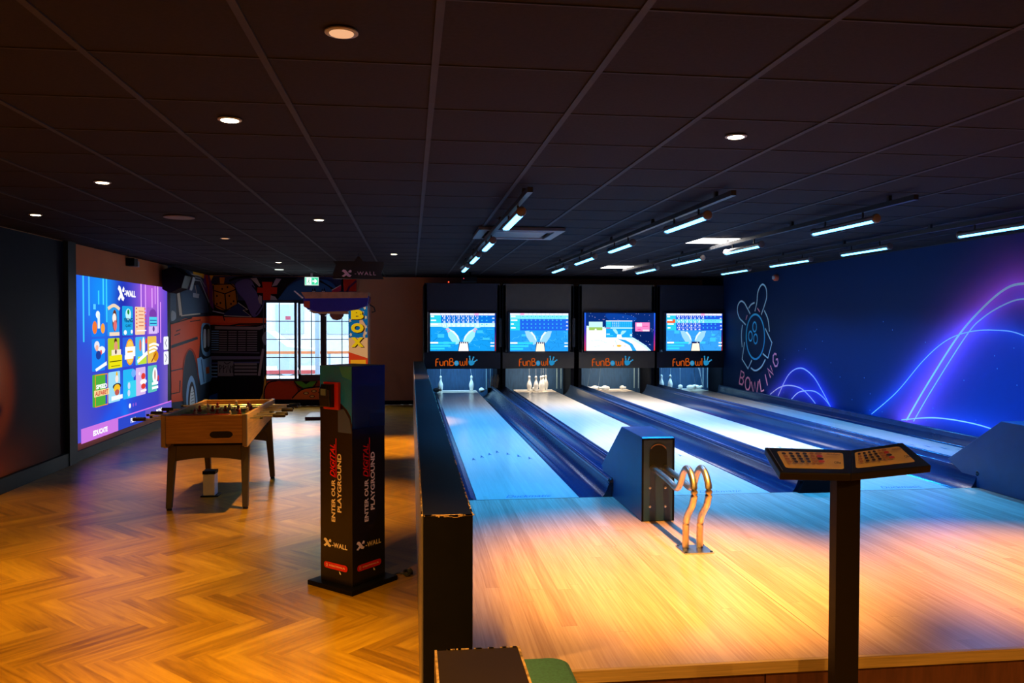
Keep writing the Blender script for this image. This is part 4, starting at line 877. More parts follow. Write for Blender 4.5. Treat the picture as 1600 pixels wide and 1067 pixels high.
pin(xp(1041), 15.48, 'pin lying in front of the upright pair on the last lane', False, -0.6, s=0.95)
pin(xp(1064), 15.75, 'left one of the fallen cluster on the last lane', True, -0.35); pin(xp(1072), 15.62, 'middle one of the fallen cluster on the last lane', True, 0.2); pin(xp(1079), 15.70, 'right one of the fallen cluster on the last lane', True, 0.5)
pin(xp(1089), 15.80, 'lone small fallen pin right of the cluster on the last lane', True, 0.2, s=0.75, lean=-0.15)

# ================================================================== CEILING FITTINGS
HOUS = mat('lamp_housing', (0.10, 0.08, 0.08), 0.4); STRIPE = emit('blue_lamp', BLUE, L_BLUE)
tracks = [(0.765, 5.2, 12.6), (2.12, 5.15, 12.6), (3.42, 5.15, 12.8), (4.77, 5.15, 12.9)]
tn = ['nearest the divider wall', 'second from the divider wall', 'passing beside the lit ceiling panels', 'along the neon mural wall']
lampY = [(5.62, 6.56), (7.60, 8.50), (9.22, 10.30), (11.0, 12.0)]
ln_ = ['nearest', 'second', 'third', 'farthest']
for i, (x, y0, y1) in enumerate(tracks):
    t = thing('lighting_track', 'black ceiling lighting track '+tn[i], 'lighting track', (x, y0, CEIL-0.006), group='black ceiling lighting tracks')
    MB().box(-0.018, 0.018, 0, y1-y0, -0.075, -0.04).build('rail', DARKM, t)
    mm = MB(); k = 0.3
    while k < y1-y0: mm.box(-0.012, 0.012, k, k+0.03, -0.04, 0.0); k += 1.5
    mm.build('hanger', DARKM, t)
    for j, (a, b) in enumerate(lampY):
        l = thing('strip_lamp', '%s blue strip lamp on the track %s' % (ln_[j], tn[i]), 'lamp', (x, (a+b)/2, 2.42), group='blue strip lamps hanging from the tracks')
        hl = (b-a)/2
        MB().prism([(-0.034, 0.0), (-0.034, 0.02), (-0.02, 0.035), (0.02, 0.035), (0.034, 0.02), (0.034, 0.0)], 'y', -hl, hl).build('housing', HOUS, l)
        for s in (-1, 1):
            MB().lathe([(0.004, -0.012), (0.03, -0.008), (0.036, 0.0), (0.036, 0.012)] if s < 0 else [(0.036, -0.012), (0.036, 0), (0.03, 0.008), (0.004, 0.012)], (0, s*hl, 0.014), 12, 'y').build('end_cap', HOUS, l)
            MB().box(-0.006, 0.006, s*hl*0.6-0.006, s*hl*0.6+0.006, 0.035, 0.083).build('bracket', DARKM, l)
        MB().prism([(-0.026, 0.0), (-0.022, -0.010), (0.0, -0.014), (0.022, -0.010), (0.026, 0.0)], 'y', -hl+0.02, hl-0.02).build('diffuser', STRIPE, l)
        ld = bpy.data.lights.new('led_row', 'AREA'); ld.shape = 'RECTANGLE'; ld.size = 0.04; ld.size_y = 2*hl-0.06; ld.energy = P_BLUE*(1.5 if i == 3 else 1.0); ld.color = BLUEL; ld.spread = math.radians(135 if i == 3 else 105)
        lo = bpy.data.objects.new('led_row', ld); C.objects.link(lo); lo.parent = l; lo.location = (0, 0, -0.016)
PAN = emit('panel_light', (1.0, 0.93, 0.86), L_PANEL)
for i, (x, y) in enumerate(((3.386, 8.647), (3.386, 12.847))):
    t = thing('ceiling_panel_light', ['nearer square white light panel in the ceiling over the lanes', 'farther square white light panel in the ceiling over the lanes'][i], 'ceiling light', (x, y, CEIL-0.006), group='square ceiling light panels')
    MB().box(-0.285, 0.285, -0.285, 0.285, -0.006, -0.002).build('diffuser', PAN, t)
    ld = bpy.data.lights.new('panel_glow', 'AREA'); ld.size = 0.56; ld.energy = P_PANEL; ld.color = (1.0, 0.95, 0.90); ld.spread = math.radians(115)
    lo = bpy.data.objects.new('panel_glow', ld); C.objects.link(lo); lo.parent = t; lo.location = (0, 0, -0.009)
    m = MB(); m.box(-0.298, 0.298, -0.298, -0.285, -0.008, 0); m.box(-0.298, 0.298, 0.285, 0.298, -0.008, 0); m.box(-0.298, -0.285, -0.285, 0.285, -0.008, 0); m.box(0.285, 0.298, -0.285, 0.285, -0.008, 0); m.build('frame', GRIDM, t)
SPOTM = emit('spot_lens', (1.0, 0.80, 0.52), 14.0); SPOTD = emit('spot_lens_dim', (1.0, 0.50, 0.25), 0.9)
def downlight(x, y, label, power=1.0, dim=False, size=62, r=0.041, tilt=None):
    t = thing('downlight', label, 'downlight', (x, y, CEIL-0.006), group='recessed ceiling spots')
    MB().lathe([(r+0.012, 0.0), (r+0.012, -0.004), (r, -0.006), (r, 0.0)], (0, 0, 0), 24).build('trim_ring', GREYM, t, smooth=40)
    MB().lathe([(r-0.002, -0.0045), (r-0.003, -0.0075), (0.001, -0.008)], (0, 0, 0), 24).build('lens', SPOTD if dim else SPOTM, t)
    if power:
        ld = bpy.data.lights.new('beam', 'SPOT'); ld.energy = P_DOWN*power; ld.color = WARM; ld.spot_size = math.radians(size); ld.spot_blend = 0.85; ld.shadow_soft_size = 0.03
        lo = bpy.data.objects.new('beam', ld); C.objects.link(lo); lo.parent = t; lo.location = (0, 0, -0.02)
        if tilt: lo.rotation_euler = (math.radians(tilt[0]), math.radians(tilt[1]), 0)
    return t
DL = [(-0.22, 2.64, 'largest spot at the top of the picture, dim orange', 0.55, True), (-0.82, 3.83, 'bright spot at upper left over the herringbone floor', 0.8, False), (-2.02, 5.64, 'spot over the floor before the projected picture', 0.9, False),
      (-3.20, 7.41, 'spot nearest the left wall', 0.3, False), (1.59, 3.84, 'bright spot over the bowling approach', 2.3, False), (-0.82, 7.41, 'spot over the far side of the football table', 0.9, False), (-2.02, 9.17, 'spot beyond the football table', 0.8, True),
      (-2.01, 12.68, 'small spot near the street art mural', 1.7, False), (-0.23, 10.94, 'spot beside the hanging sign', 1.7, False)]
for x, y, l, p, d in DL: downlight(x, y, 'recessed ceiling '+l, p, d, size=50 if y > 10 else (66 if x > 1 else 62), tilt=(8, 5) if x > 1 else None)
# the same row carries on overhead, outside the picture
for x, y, p, sz in ((3.4, 3.84, 1.5, 62), (5.0, 3.84, 1.2, 62), (-2.02, 2.2, 1.5, 150), (-3.2, 4.0, 0.6, 62), (-0.82, 0.3, 0.5, 150), (0.98, 0.3, 0.6, 150), (3.4, 0.3, 0.6, 150)): downlight(x, y, 'recessed ceiling spot out of view overhead', p, size=sz)
t = MB().lathe([(0.075, 0), (0.075, -0.008), (0.001, -0.010)], (0, 0, 0), 24).build('led_disc', emit('soft_disc', (0.9, 1.0, 0.9), 1.2)); t.location = (-2.27, 14.4, CEIL-0.006); tag(t, 'flat pale round ceiling lamp before the exit sign', 'ceiling light')
sp_ = thing('ceiling_speaker', 'flat round speaker grille in the ceiling over the football table', 'speaker', (-2.02, 7.41, CEIL-0.006))
MB().lathe([(0.13, 0), (0.13, -0.006), (0.12, -0.009), (0.001, -0.010)], (0, 0, 0), 28).build('grille', mat('grille_grey', (0.14, 0.12, 0.12), 0.6), sp_)
# air conditioner cassette
ac = thing('air_vent_cassette', 'square ceiling air cassette near the first lighting track', 'air vent', (1.06, 8.12, CEIL-0.006))
SLV = mat('cassette_grey', (0.07, 0.075, 0.09), 0.4)
m = MB(); 
for a in ((-0.42, 0.42, -0.42, -0.33), (-0.42, 0.42, 0.33, 0.42), (-0.42, -0.33, -0.33, 0.33), (0.33, 0.42, -0.33, 0.33)): m.box(a[0], a[1], a[2], a[3], -0.035, 0)
m.build('frame', SLV, ac, bevel=0.006)
m = MB().box(-0.27, 0.27, -0.27, 0.27, -0.03, 0.0); m.build('intake_grille', SLV, ac)
for a in ((-0.3, 0.3, -0.32, -0.285), (-0.3, 0.3, 0.285, 0.32)): MB().box(a[0], a[1], a[2], a[3], -0.04, -0.015).build('flap', GREYM, ac)
# hanging X-WALL sign
sg = thing('hanging_sign', 'black zigzag ended X-WALL sign hanging from the ceiling', 'sign', (-0.70, 11.0, 2.24))
MB().prism([(-0.335, 0.0), (0.335, 0.0), (0.30, 0.07), (0.315, 0.12), (0.335, 0.16), (0.335, 0.235), (-0.335, 0.235), (-0.295, 0.19), (-0.315, 0.13), (-0.335, 0.08)], 'y', -0.02, 0.02).build('board', mat('sign_black', (0.006, 0.007, 0.006), 0.5), sg)
MB().prism([(-0.06, 0.235), (0.06, 0.235), (0.015, 0.30), (-0.015, 0.30)], 'y', -0.012, 0.012).box(-0.006, 0.006, -0.006, 0.006, 0.30, CEIL-2.24).build('hanger', DARKM, sg)
cv = Canvas(lambda u, v: Vector((u, -0.0206, v)), (0, -1, 0)); xlogo(cv, -0.155, 0.075, 0.13, 0.10, (236, 190, 204), False); cv.text('-WALL', 0.09, 0.075, 0.28, 0.048, (226, 180, 196), 0.0, spacing=1.25, vdown=False)
cv.build('lettering', PRINT, sg)
# exit sign
ex = thing('exit_sign', 'green and white illuminated exit sign with arrow under the ceiling', 'exit sign', (-1.853, 15.5, 2.354))
MB().box(-0.13, 0.13, 0.001, 0.05, 0.0, 0.16).build('casing', WHITE, ex); MB().box(-0.02, 0.02, 0.015, 0.035, 0.16, CEIL-2.354).build('stem', WHITE, ex)
cv = Canvas(lambda u, v: Vector((u, 0, v)), (0, -1, 0)); cv.rect(-0.125, 0.005, 0.125, 0.155, (200, 250, 226)); cv.rect(0.0, 0.015, 0.118, 0.145, (60, 200, 150)); cv.rect(-0.118, 0.015, -0.098, 0.145, (90, 215, 170)); cv.rect(-0.085, 0.02, -0.02, 0.145, (250, 255, 252))
cv.poly([(0.015, 0.068), (0.055, 0.068), (0.055, 0.03), (0.105, 0.08), (0.055, 0.13), (0.055, 0.092), (0.015, 0.092)], (245, 255, 250))
cv.ell(-0.045, 0.125, 0.009, 0.009, (40, 170, 120), 10); cv.line([(-0.05, 0.11), (-0.055, 0.075), (-0.04, 0.05), (-0.05, 0.025)], 0.012, (40, 170, 120)); cv.line([(-0.055, 0.075), (-0.07, 0.05), (-0.08, 0.04)], 0.010, (40, 170, 120)); cv.line([(-0.05, 0.105), (-0.03, 0.085)], 0.008, (40, 170, 120))
cv.build('lit_face', SIGNLIT, ex)
# wall speaker and camera box on the left wall
ws = thing('wall_speaker', 'black and grey wedge loudspeaker high on the left wall beside the van mural', 'speaker', (XL, 13.75, 2.18))
MB().prism([(0.05, 0.0), (0.05, 0.30), (0.22, 0.36), (0.40, 0.22), (0.34, 0.02), (0.16, -0.06)], 'y', -0.42, 0.0).build('cabinet', BLACK, ws, bevel=0.01)
MB().prism([(0.19, 0.335), (0.24, 0.355), (0.42, 0.22), (0.36, 0.0), (0.33, 0.02), (0.385, 0.21)], 'y', -0.02, 0.14).build('grille', mat('speaker_grille', (0.10, 0.11, 0.13), 0.5), ws, bevel=0.006)
MB().box(0, 0.06, -0.24, -0.16, 0.08, 0.2).build('bracket', DARKM, ws)
pj = thing('wall_sensor', 'small black sensor box on the beige wall above the projected picture', 'sensor', (XL, 12.0, 2.44))
MB().box(0.001, 0.12, -0.16, 0.0, 0.0, 0.11).build('housing', BLACK, pj, bevel=0.008); MB().box(0.03, 0.11, 0.0, 0.10, 0.0, 0.08).build('arm', GREYM, pj, bevel=0.006)
rb = thing('alarm_beacon', 'small red alarm sounder high on the neon mural wall', 'alarm', (XR-0.007, 12.95, 2.43))
MB().lathe([(0.055, -0.001), (0.055, -0.05), (0.04, -0.075), (0.01, -0.09)], (0, 0, 0), 18, 'x').build('body', mat('alarm_red', (0.7, 0.10, 0.04), 0.3), rb); MB().lathe([(0.03, -0.07), (0.03, -0.095), (0.005, -0.10)], (0, -0.02, 0), 12, 'x').build('lens', mat('alarm_lens', (0.5, 0.6, 0.7), 0.2), rb)
bp_ = thing('ceiling_projector', 'black projector with red pilot light hanging above the first pinsetter tower', 'projector', (atY(735, 436, 14.6).x, 14.6, 2.40))
MB().box(-0.16, 0.12, 0, 0.25, 0.0, 0.10).build('body', BLACK, bp_, bevel=0.008); MB().box(-0.02, 0.02, 0.1, 0.14, 0.10, CEIL-2.40).build('mount', BLACK, bp_); MB().lathe([(0.007, -0.004), (0.007, 0.002)], (-0.12, 0, 0.06), 8, 'y').build('pilot_light', emit('red_pilot', (1, 0.04, 0.08), 1.5), bp_)

# ================================================================== PROJECTED X-WALL PICTURE
PY0, PY1, PZ0, PZ1 = 10.12, 13.76, 0.205, 2.218
pw = Canvas(lambda u, v: Vector((XL+0.004, PY0+(PY1-PY0)*u, PZ1+(PZ0-PZ1)*v)), (1, 0, 0), 0.0004)
def pfield(U, V):
    b = np.zeros(U.shape+(3,)); A = np.array(lin((52, 66, 200))); b[...] = A
    def mix(col, a): b[...] = b*(1-a[..., None])+np.array(lin(col))*a[..., None]
    mix((30, 110, 240), np.clip(np.exp(-((U-0.20)/0.24)**2-((V-0.05)/0.35)**2), 0, 1)); mix((20, 150, 245), 0.8*np.exp(-((U-0.24)/0.13)**2-((V-0.10)/0.22)**2))
    mix((24, 40, 170), 0.9*np.exp(-((U-0.45)/0.11)**2-((V-0.15)/0.3)**2)); mix((190, 100, 220), 0.95*np.exp(-((U-0.78)/0.16)**2-((V-0.08)/0.26)**2)); mix((110, 70, 190), 0.6*np.exp(-((U-0.9)/0.25)**2-((V-0.4)/0.3)**2))
    mix((20, 120, 240), 0.8*np.exp(-((U-0.40-0.25*(V-0.7))/0.05)**2)*np.clip((V-0.45)*3, 0, 1)); mix((30, 90, 235), 0.8*np.exp(-(((U-0.25)-(0.95-V)*1.4)/0.12)**2)*np.clip((V-0.6)*4, 0, 1))
    mix((96, 84, 180), 0.55*np.clip((0.25-U)*4, 0, 1)*np.clip((V-0.4)*2, 0, 1)); mix((170, 130, 190), 0.8*np.clip((U-0.86)*6, 0, 1)*np.clip((V-0.35)*2, 0, 1)); mix((66, 56, 160), 0.5*np.clip((U-0.6)*3, 0, 1)*np.clip((V-0.5)*2.5, 0, 1))
    return b
pw.grid(np.linspace(0, 1, 70), np.linspace(0, 1, 50), pfield)
for u, v0, v1, col in ((0.068, 0.0, 0.40, (60, 200, 255)), (0.116, 0, 0.24, (70, 190, 255)), (0.2, 0.08, 0.30, (60, 210, 255)), (0.243, 0.0, 0.18, (70, 215, 255)), (0.273, 0.0, 0.28, (60, 210, 255)), (0.31, 0.17, 0.30, (60, 210, 250)),
                       (0.646, 0.0, 0.27, (235, 170, 255)), (0.7, 0.0, 0.22, (225, 160, 250)), (0.784, 0.02, 0.28, (230, 170, 255)), (0.826, 0.0, 0.14, (220, 150, 250)), (0.862, 0.0, 0.36, (235, 180, 255)), (0.897, 0.12, 0.44, (225, 150, 245))): pw.rect(u-0.006, v0, u+0.006, v1, col)
xlogo(pw, 0.418, 0.083, 0.07, 0.105, (250, 250, 255)); pw.text('-WALL', 0.515, 0.080, 0.125, 0.045, (250, 250, 255), 0.06)
def tile(u, v, w_, h_, bgc): pw.rrect(u, v, u+w_, v+h_, 0.008, bgc)
cols_u = [0.13, 0.276, 0.425, 0.567, 0.714]; tw = 0.118; rows_v = [0.168, 0.385, 0.607]; th = 0.202
def tu(c, a): return cols_u[c]+a*tw
def tv(r, b): return rows_v[r]+b*th
def E(c, r, a, b, ra, rb, col, n=14): pw.ell(tu(c, a), tv(r, b), ra*tw, rb*th, col, n)
def R_(c, r, a0, b0, a1, b1, col): pw.rect(tu(c, a0), tv(r, b0), tu(c, a1), tv(r, b1), col)
bgs = [[(24, 120, 235), (40, 150, 235), (30, 160, 225), (244, 204, 168), (150, 90, 200)], [(24, 130, 240), (170, 200, 40), (40, 96, 220), (70, 180, 235), (234, 190, 80)], [(76, 170, 60), (150, 214, 240), (40, 180, 240), (214, 180, 230), (90, 190, 184)]]
for r in range(3):
    for c in range(5): tile(cols_u[c], rows_v[r], tw, th, bgs[r][c])
# simple generic pictures on the tiles
E(0, 0, .45, .32, .16, .12, (235, 245, 255)); R_(0, 0, .42, .3, .6, .75, (220, 238, 255)); E(0, 0, .2, .72, .18, .2, (240, 120, 50)); E(0, 0, .82, .75, .16, .16, (246, 160, 60)); R_(0, 0, .1, .0, .28, .16, (90, 205, 255))
pw.line([(tu(1, 0), tv(0, .12)), (tu(1, .5), tv(0, .0)), (tu(1, 1), tv(0, .12))], 0.022, (236, 210, 180), 4); E(1, 0, .55, .5, .2, .36, (110, 50, 30)); E(1, 0, .52, .42, .17, .16, (246, 236, 226)); E(1, 0, .58, .66, .15, .18, (226, 110, 110)); R_(1, 0, .1, .88, .95, 1.0, (238, 214, 190))
E(2, 0, .5, .28, .26, .2, (190, 240, 250)); E(2, 0, .5, .2, .1, .09, (30, 140, 60)); pw.text('VIKING', tu(2, .5), tv(0, .48), tw*.8, th*.15, (10, 40, 80), 0.03); pw.text('QUEST', tu(2, .5), tv(0, .68), tw*.55, th*.1, (10, 40, 80), 0.02); E(2, 0, .2, .9, .14, .08, (240, 250, 255)); E(2, 0, .8, .88, .1, .07, (240, 250, 255))
for k in range(7): R_(3, 0, 0, .04+k*.13, .12, .09+k*.13, (226, 80, 70)); R_(3, 0, .88, .04+k*.13, 1, .09+k*.13, (226, 80, 70)); 
for k in range(5): R_(3, 0, .25, .14+k*.13, .75, .17+k*.13, (206, 110, 80))
R_(3, 0, 0, .83, 1, .87, (250, 250, 255)); E(4, 0, .5, .25, .4, .2, (120, 60, 170)); R_(4, 0, .1, .35, .95, .68, (80, 205, 235)); R_(4, 0, .15, .46, .9, .49, (40, 60, 150)); R_(4, 0, .15, .58, .9, .61, (40, 60, 150)); R_(4, 0, 0.02, .7, .98, .98, (214, 190, 245)); E(4, 0, .55, .8, .12, .1, (90, 60, 150))
E(0, 1, .25, .2, .2, .14, (226, 228, 240)); E(0, 1, .25, .28, .12, .1, (240, 180, 160)); E(0, 1, .6, .35, .28, .12, (230, 240, 255)); E(0, 1, .55, .42, .08, .08, (230, 80, 80)); E(0, 1, .35, .5, .2, .14, (30, 60, 150)); pw.poly([(tu(0, .1), tv(1, .92)), (tu(0, .98), tv(1, .72)), (tu(0, 1), tv(1, .84)), (tu(0, .16), tv(1, 1.0))], (240, 246, 255))
E(1, 1, .5, .1, .12, .1, (80, 40, 30)); E(1, 1, .52, .3, .16, .2, (222, 150, 120)); R_(1, 1, .15, .38, .95, .56, (240, 226, 200)); R_(1, 1, -.05, .56, 1.05, .98, (232, 222, 20)); R_(1, 1, -.02, .74, 1, .77, (60, 60, 10)); R_(1, 1, .1, .9, .85, .92, (60, 60, 10)); E(1, 1, .5, .45, .08, .08, (90, 60, 60))
E(2, 1, .5, .5, .42, .46, (240, 160, 20)); E(2, 1, .5, .5, .36, .4, (250, 200, 90)); R_(2, 1, .05, .32, 1.0, .66, (250, 250, 252)); R_(2, 1, .25, .46, .75, .52, (240, 170, 60)); R_(2, 1, .0, .6, .8, .74, (250, 250, 252))
E(3, 1, .3, .3, .12, .22, (220, 110, 100)); E(3, 1, .62, .35, .14, .34, (246, 250, 250)); R_(3, 1, .05, .7, .95, .98, (190, 220, 60)); pw.poly([(tu(3, -.05), tv(1, .82)), (tu(3, 1.0), tv(1, .52)), (tu(3, 1.05), tv(1, .66)), (tu(3, .0), tv(1, .94))], (248, 250, 250)); E(3, 1, .9, .16, .1, .1, (226, 60, 50))
for k in range(3): pw.line([(tu(4, -.05), tv(1, .34+k*.13)), (tu(4, .5), tv(1, .28+k*.13)), (tu(4, 1.05-k*.15), tv(1, .36+k*.13))], 0.017, (250, 248, 240), 3)
E(4, 1, .7, .75, .3, .2, (214, 140, 20)); pw.line([(tu(4, .2), tv(1, .95)), (tu(4, .7), tv(1, .65))], 0.012, (150, 70, 30))
for a in ((0, 0, 1, .03), (0, .97, 1, 1), (0, 0, .05, 1), (.95, 0, 1, 1)): R_(0, 2, *a, (226, 140, 40))
pw.text('SPEED', tu(0, .5), tv(2, .38), tw*.85, th*.14, (250, 252, 250), 0.05); R_(0, 2, -.08, .48, 1.1, .68, (240, 214, 150)); pw.text('ALFABET', tu(0, .5), tv(2, .58), tw*1.0, th*.14, (206, 50, 50), 0.03)
E(1, 2, .5, .1, .08, .1, (240, 180, 40)); E(1, 2, .5, .24, .14, .12, (246, 226, 214)); E(1, 2, .5, .48, .36, .1, (40, 36, 60)); E(1, 2, .5, .55, .28, .14, (240, 190, 40)); E(1, 2, .5, .68, .2, .1, (190, 90, 80)); R_(1, 2, .02, .78, .98, .92, (240, 246, 250))
E(2, 2, .75, .15, .22, .14, (110, 170, 245)); R_(2, 2, .15, .4, .98, .98, (60, 205, 235)); E(2, 2, .3, .55, .12, .12, (200, 215, 245)); E(2, 2, .28, .8, .12, .12, (200, 215, 245))
E(3, 2, .5, .32, .22, .12, (220, 60, 50)); E(3, 2, .5, .52, .34, .1, (250, 246, 246)); E(3, 2, .5, .68, .24, .1, (216, 60, 50)); R_(3, 2, .2, .8, .8, .88, (250, 240, 244)); E(3, 2, .1, .2, .1, .06, (240, 220, 240))
E(4, 2, .5, .38, .28, .32, (246, 250, 250)); E(4, 2, .5, .35, .08, .2, (190, 130, 130)); R_(4, 2, .15, .62, .85, .72, (250, 252, 252)); R_(4, 2, .15, .78, .85, .88, (250, 252, 252)); E(4, 2, .86, .5, .08, .12, (206, 60, 70))
for k in (0, 1):
    v = 0.392+k*0.118; pw.rrect(0.893, v, 0.963, v+0.105, 0.010, (238, 240, 250)); s_ = 1 if k else -1
    pw.line([(0.928-0.012*s_, v+0.022), (0.928+0.012*s_, v+0.052), (0.928-0.012*s_, v+0.082)], 0.007, (60, 60, 80))
pw.ell(0.463, 0.858, 0.012, 0.017, (250, 250, 255), 12); pw.ell(0.50, 0.858, 0.007, 0.013, (140, 90, 210), 10); pw.ell(0.53, 0.858, 0.007, 0.013, (140, 90, 210), 10)
pw.rect(0, 0.912, 1, 0.921, (214, 110, 230)); pw.rect(0, 0.912, 0.336, 1, (200, 116, 222)); pw.rect(0.336, 0.921, 0.64, 1, (44, 70, 196)); pw.rect(0.64, 0.921, 1, 1, (96, 84, 190))
pw.text('EDUCATE', 0.165, 0.962, 0.13, 0.034, (250, 248, 255), 0.06); pw.text('FUN', 0.495, 0.963, 0.055, 0.034, (250, 248, 255), 0.06); pw.text('MOVE', 0.82, 0.960, 0.08, 0.034, (250, 248, 255), 0.06)
o = pw.build('projected_game_menu', WALLSCR); tag(o, 'bright blue and purple X-WALL game menu projected on the left wall', 'projection')

# ================================================================== FOOTBALL TABLE
ft = thing('football_table', 'oak table football table with dark splayed legs on the herringbone floor', 'table', (-1.79, 8.02, 0))
TX, TY = 0.355, 0.73; ZT, ZB = 0.845, 0.60
OAKE = mat('oak_end', (0.36, 0.19, 0.05), 0.4, noise=0.25, nscale=4, stretch=(1, 1, 16))
for s in (-1, 1):
    y = s*TY; MB().box(-TX+0.03, TX-0.03, min(y, y-s*0.03), max(y, y-s*0.03), ZB, ZT).build('end_panel', OAKE, ft, bevel=0.004)
    sp2 = [(-TY+0.0, ZB-0.02), (-TY+0.06, ZB-0.045), (TY-0.55, ZB+0.04), (TY-0.06, ZB+0.07), (TY, ZB+0.16), (TY, ZT), (-TY, ZT)] if s > 0 else [(-TY, ZB-0.02), (-TY+0.06, ZB-0.045), (TY-0.55, ZB+0.04), (TY-0.06, ZB+0.07), (TY, ZB+0.16), (TY, ZT), (-TY, ZT)]
    MB().prism(sp2, 'x', s*TX, s*(TX-0.03)).build('side_panel', OAK, ft, bevel=0.003)
    for e in (-1, 1):
        MB().box(min(s*(TX-0.035), s*(TX+0.006)), max(s*(TX-0.035), s*(TX+0.006)), min(e*(TY-0.03), e*(TY+0.006)), max(e*(TY-0.03), e*(TY+0.006)), ZB-0.03 if e < 0 else ZB+0.14, ZT+0.006).build('corner_cap', STEEL if e > 0 else mat('corner_grey', (0.22, 0.18, 0.15), 0.4, 0.5), ft, bevel=0.006)
MB().box(-TX+0.03, TX-0.03, -TY+0.03, TY-0.03, 0.70, 0.72).build('playfield', mat('pitch_green', (0.02, 0.12, 0.05), 0.4), ft)
MB().box(-TX+0.04, TX-0.04, -TY+0.03, TY-0.03, ZB-0.005, 0.70).build('undertray', BLACK, ft)
MB().box(-TX+0.03, TX-0.03, -TY+0.03, -TY+0.12, 0.72, 0.80).build('inner_ledge', OAK, ft); MB().box(-TX+0.03, TX-0.03, TY-0.12, TY-0.03, 0.72, 0.80).build('inner_ledge', OAK, ft); MB().box(-0.20, 0.20, -TY+0.035, -TY+0.07, 0.80, ZT+0.004).build('score_counter', RED, ft)
MB().prism([(0.12+0.075+0.045*math.cos(a), 0.675+0.03*math.sin(a)) if math.cos(a) > 0 else (0.12-0.03+0.045*math.cos(a), 0.675+0.03*math.sin(a)) for a in [2*PI*k/20 for k in range(20)]], 'y', -TY-0.0015, -TY+0.004).build('ball_return_slot', mat('slot_black', (0.003, 0.003, 0.003), 0.8), ft)
LEGM = mat('dark_leg', (0.045, 0.032, 0.022), 0.45)
for sx in (-1, 1):
    for sy in (-1, 1):
        tx, ty = sx*(TX-0.045), (-0.53 if sy < 0 else 0.60); bx, by = sx*(TX-0.03), (-0.63 if sy < 0 else 0.78)
        m = MB(); z1 = 0.655 if sy < 0 else 0.72
        top = [(tx+a, ty+b) for a, b in ((-0.04, -0.03), (0.035, -0.03), (0.035, 0.03), (-0.04, 0.03))]; bot = [(bx+a, by+b) for a, b in ((-0.024, -0.024), (0.024, -0.024), (0.024, 0.024), (-0.024, 0.024))]
        m.add([(p[0]-sx*0.0, p[1], z1-0.04) for p in top]+[(p[0]+sx*0.0, p[1], 0.018) for p in bot], [(0, 1, 2, 3), (7, 6, 5, 4), (0, 4, 5, 1), (1, 5, 6, 2), (2, 6, 7, 3), (3, 7, 4, 0)])
        m.build('leg', LEGM, ft, bevel=0.004); MB().lathe([(0.022, 0.0), (0.024, 0.012), (0.014, 0.02)], (bx, by, 0), 12).build('levelling_foot', RUB, ft)
for sy in (-1, 1):
    P = [(-TX+0.06, 0.58), (TX-0.06, 0.58), (TX-0.06, 0.42)]+[((TX-0.06)*(1-2*k/10), 0.42+0.03*math.sin(PI*k/10)) for k in range(1, 10)]+[(-TX+0.06, 0.42)]
    ay_ = -0.555 if sy < 0 else 0.63; MB().prism(P, 'y', ay_-0.012, ay_+0.012).build('apron', LEGM, ft)
MB().box(-TX+0.06, TX-0.06, -TY+0.14, TY-0.14, 0.56, 0.59).build('stretcher', BLACK, ft)
BR2 = mat('red_player', (0.55, 0.05, 0.03), 0.35); CRM2 = mat('cream_player', (0.75, 0.50, 0.30), 0.35); HAND = mat('black_grip', (0.02, 0.015, 0.015), 0.45)
counts = [1, 2, 3, 5, 5, 3, 2, 1]; side = [-1, -1, 1, -1, 1, -1, 1, 1]
for r in range(8):
    y = -TY+0.15+r*(2*TY-0.30)/7; s = side[r] if r else 1
    ext_h, ext_t = 0.30, 0.10
    if r == 0: s = -1
    if r == 1: s = 1
    rod = MB().tube([(-s*(TX+ext_t+0.08*(r % 3)), y, 0.80), (s*(TX+ext_h-0.12), y, 0.80)], 0.0075, 10).build('rod', STEEL, ft, smooth=40)
    MB().lathe([(0.013, -0.055), (0.017, -0.05), (0.0175, 0.05), (0.013, 0.055)], (s*(TX+ext_h-0.07), y, 0.80), 14, 'x').build('handle', HAND, rod, smooth=40)
    MB().lathe([(0.011, -0.012), (0.011, 0.012)], (-s*(TX+ext_t+0.08*(r % 3)), y, 0.80), 10, 'x').build('end_stop', RUB, rod)
    n = counts[r]
    for k in range(n):
        x = (k-(n-1)/2)*(0.60/max(n, 2)); m = MB()
        m.box(x-0.011, x+0.011, y-0.007, y+0.007, 0.735, 0.765); m.box(x-0.009, x+0.009, y-0.014, y+0.010, 0.727, 0.737)
        m.add([(x-0.011, y-0.008, 0.765), (x+0.011, y-0.008, 0.765), (x+0.011, y+0.008, 0.765), (x-0.011, y+0.008, 0.765), (x-0.020, y-0.010, 0.812), (x+0.020, y-0.010, 0.812), (x+0.020, y+0.010, 0.812), (x-0.020, y+0.010, 0.812)], [(0, 3, 2, 1), (4, 5, 6, 7), (0, 1, 5, 4), (1, 2, 6, 5), (2, 3, 7, 6), (3, 0, 4, 7)])
        m.lathe([(0.005, 0.812), (0.012, 0.820), (0.012, 0.842), (0.004, 0.852)], (x, y, 0), 8)
        m.build('player', BR2 if r in (0, 2, 4, 6) else CRM2, rod)
bn = thing('small_bin', 'small white bin with black rim standing under the football table', 'bin', (-1.905, 7.98, 0))
MB().box(-0.055, 0.055, -0.06, 0.06, 0.012, 0.215).build('body', WHITE, bn, bevel=0.006); MB().box(-0.058, 0.058, -0.063, 0.063, 0.215, 0.245).build('rim', BLACK, bn); MB().box(-0.075, 0.085, -0.075, 0.075, 0, 0.012).build('base', BLACK, bn)

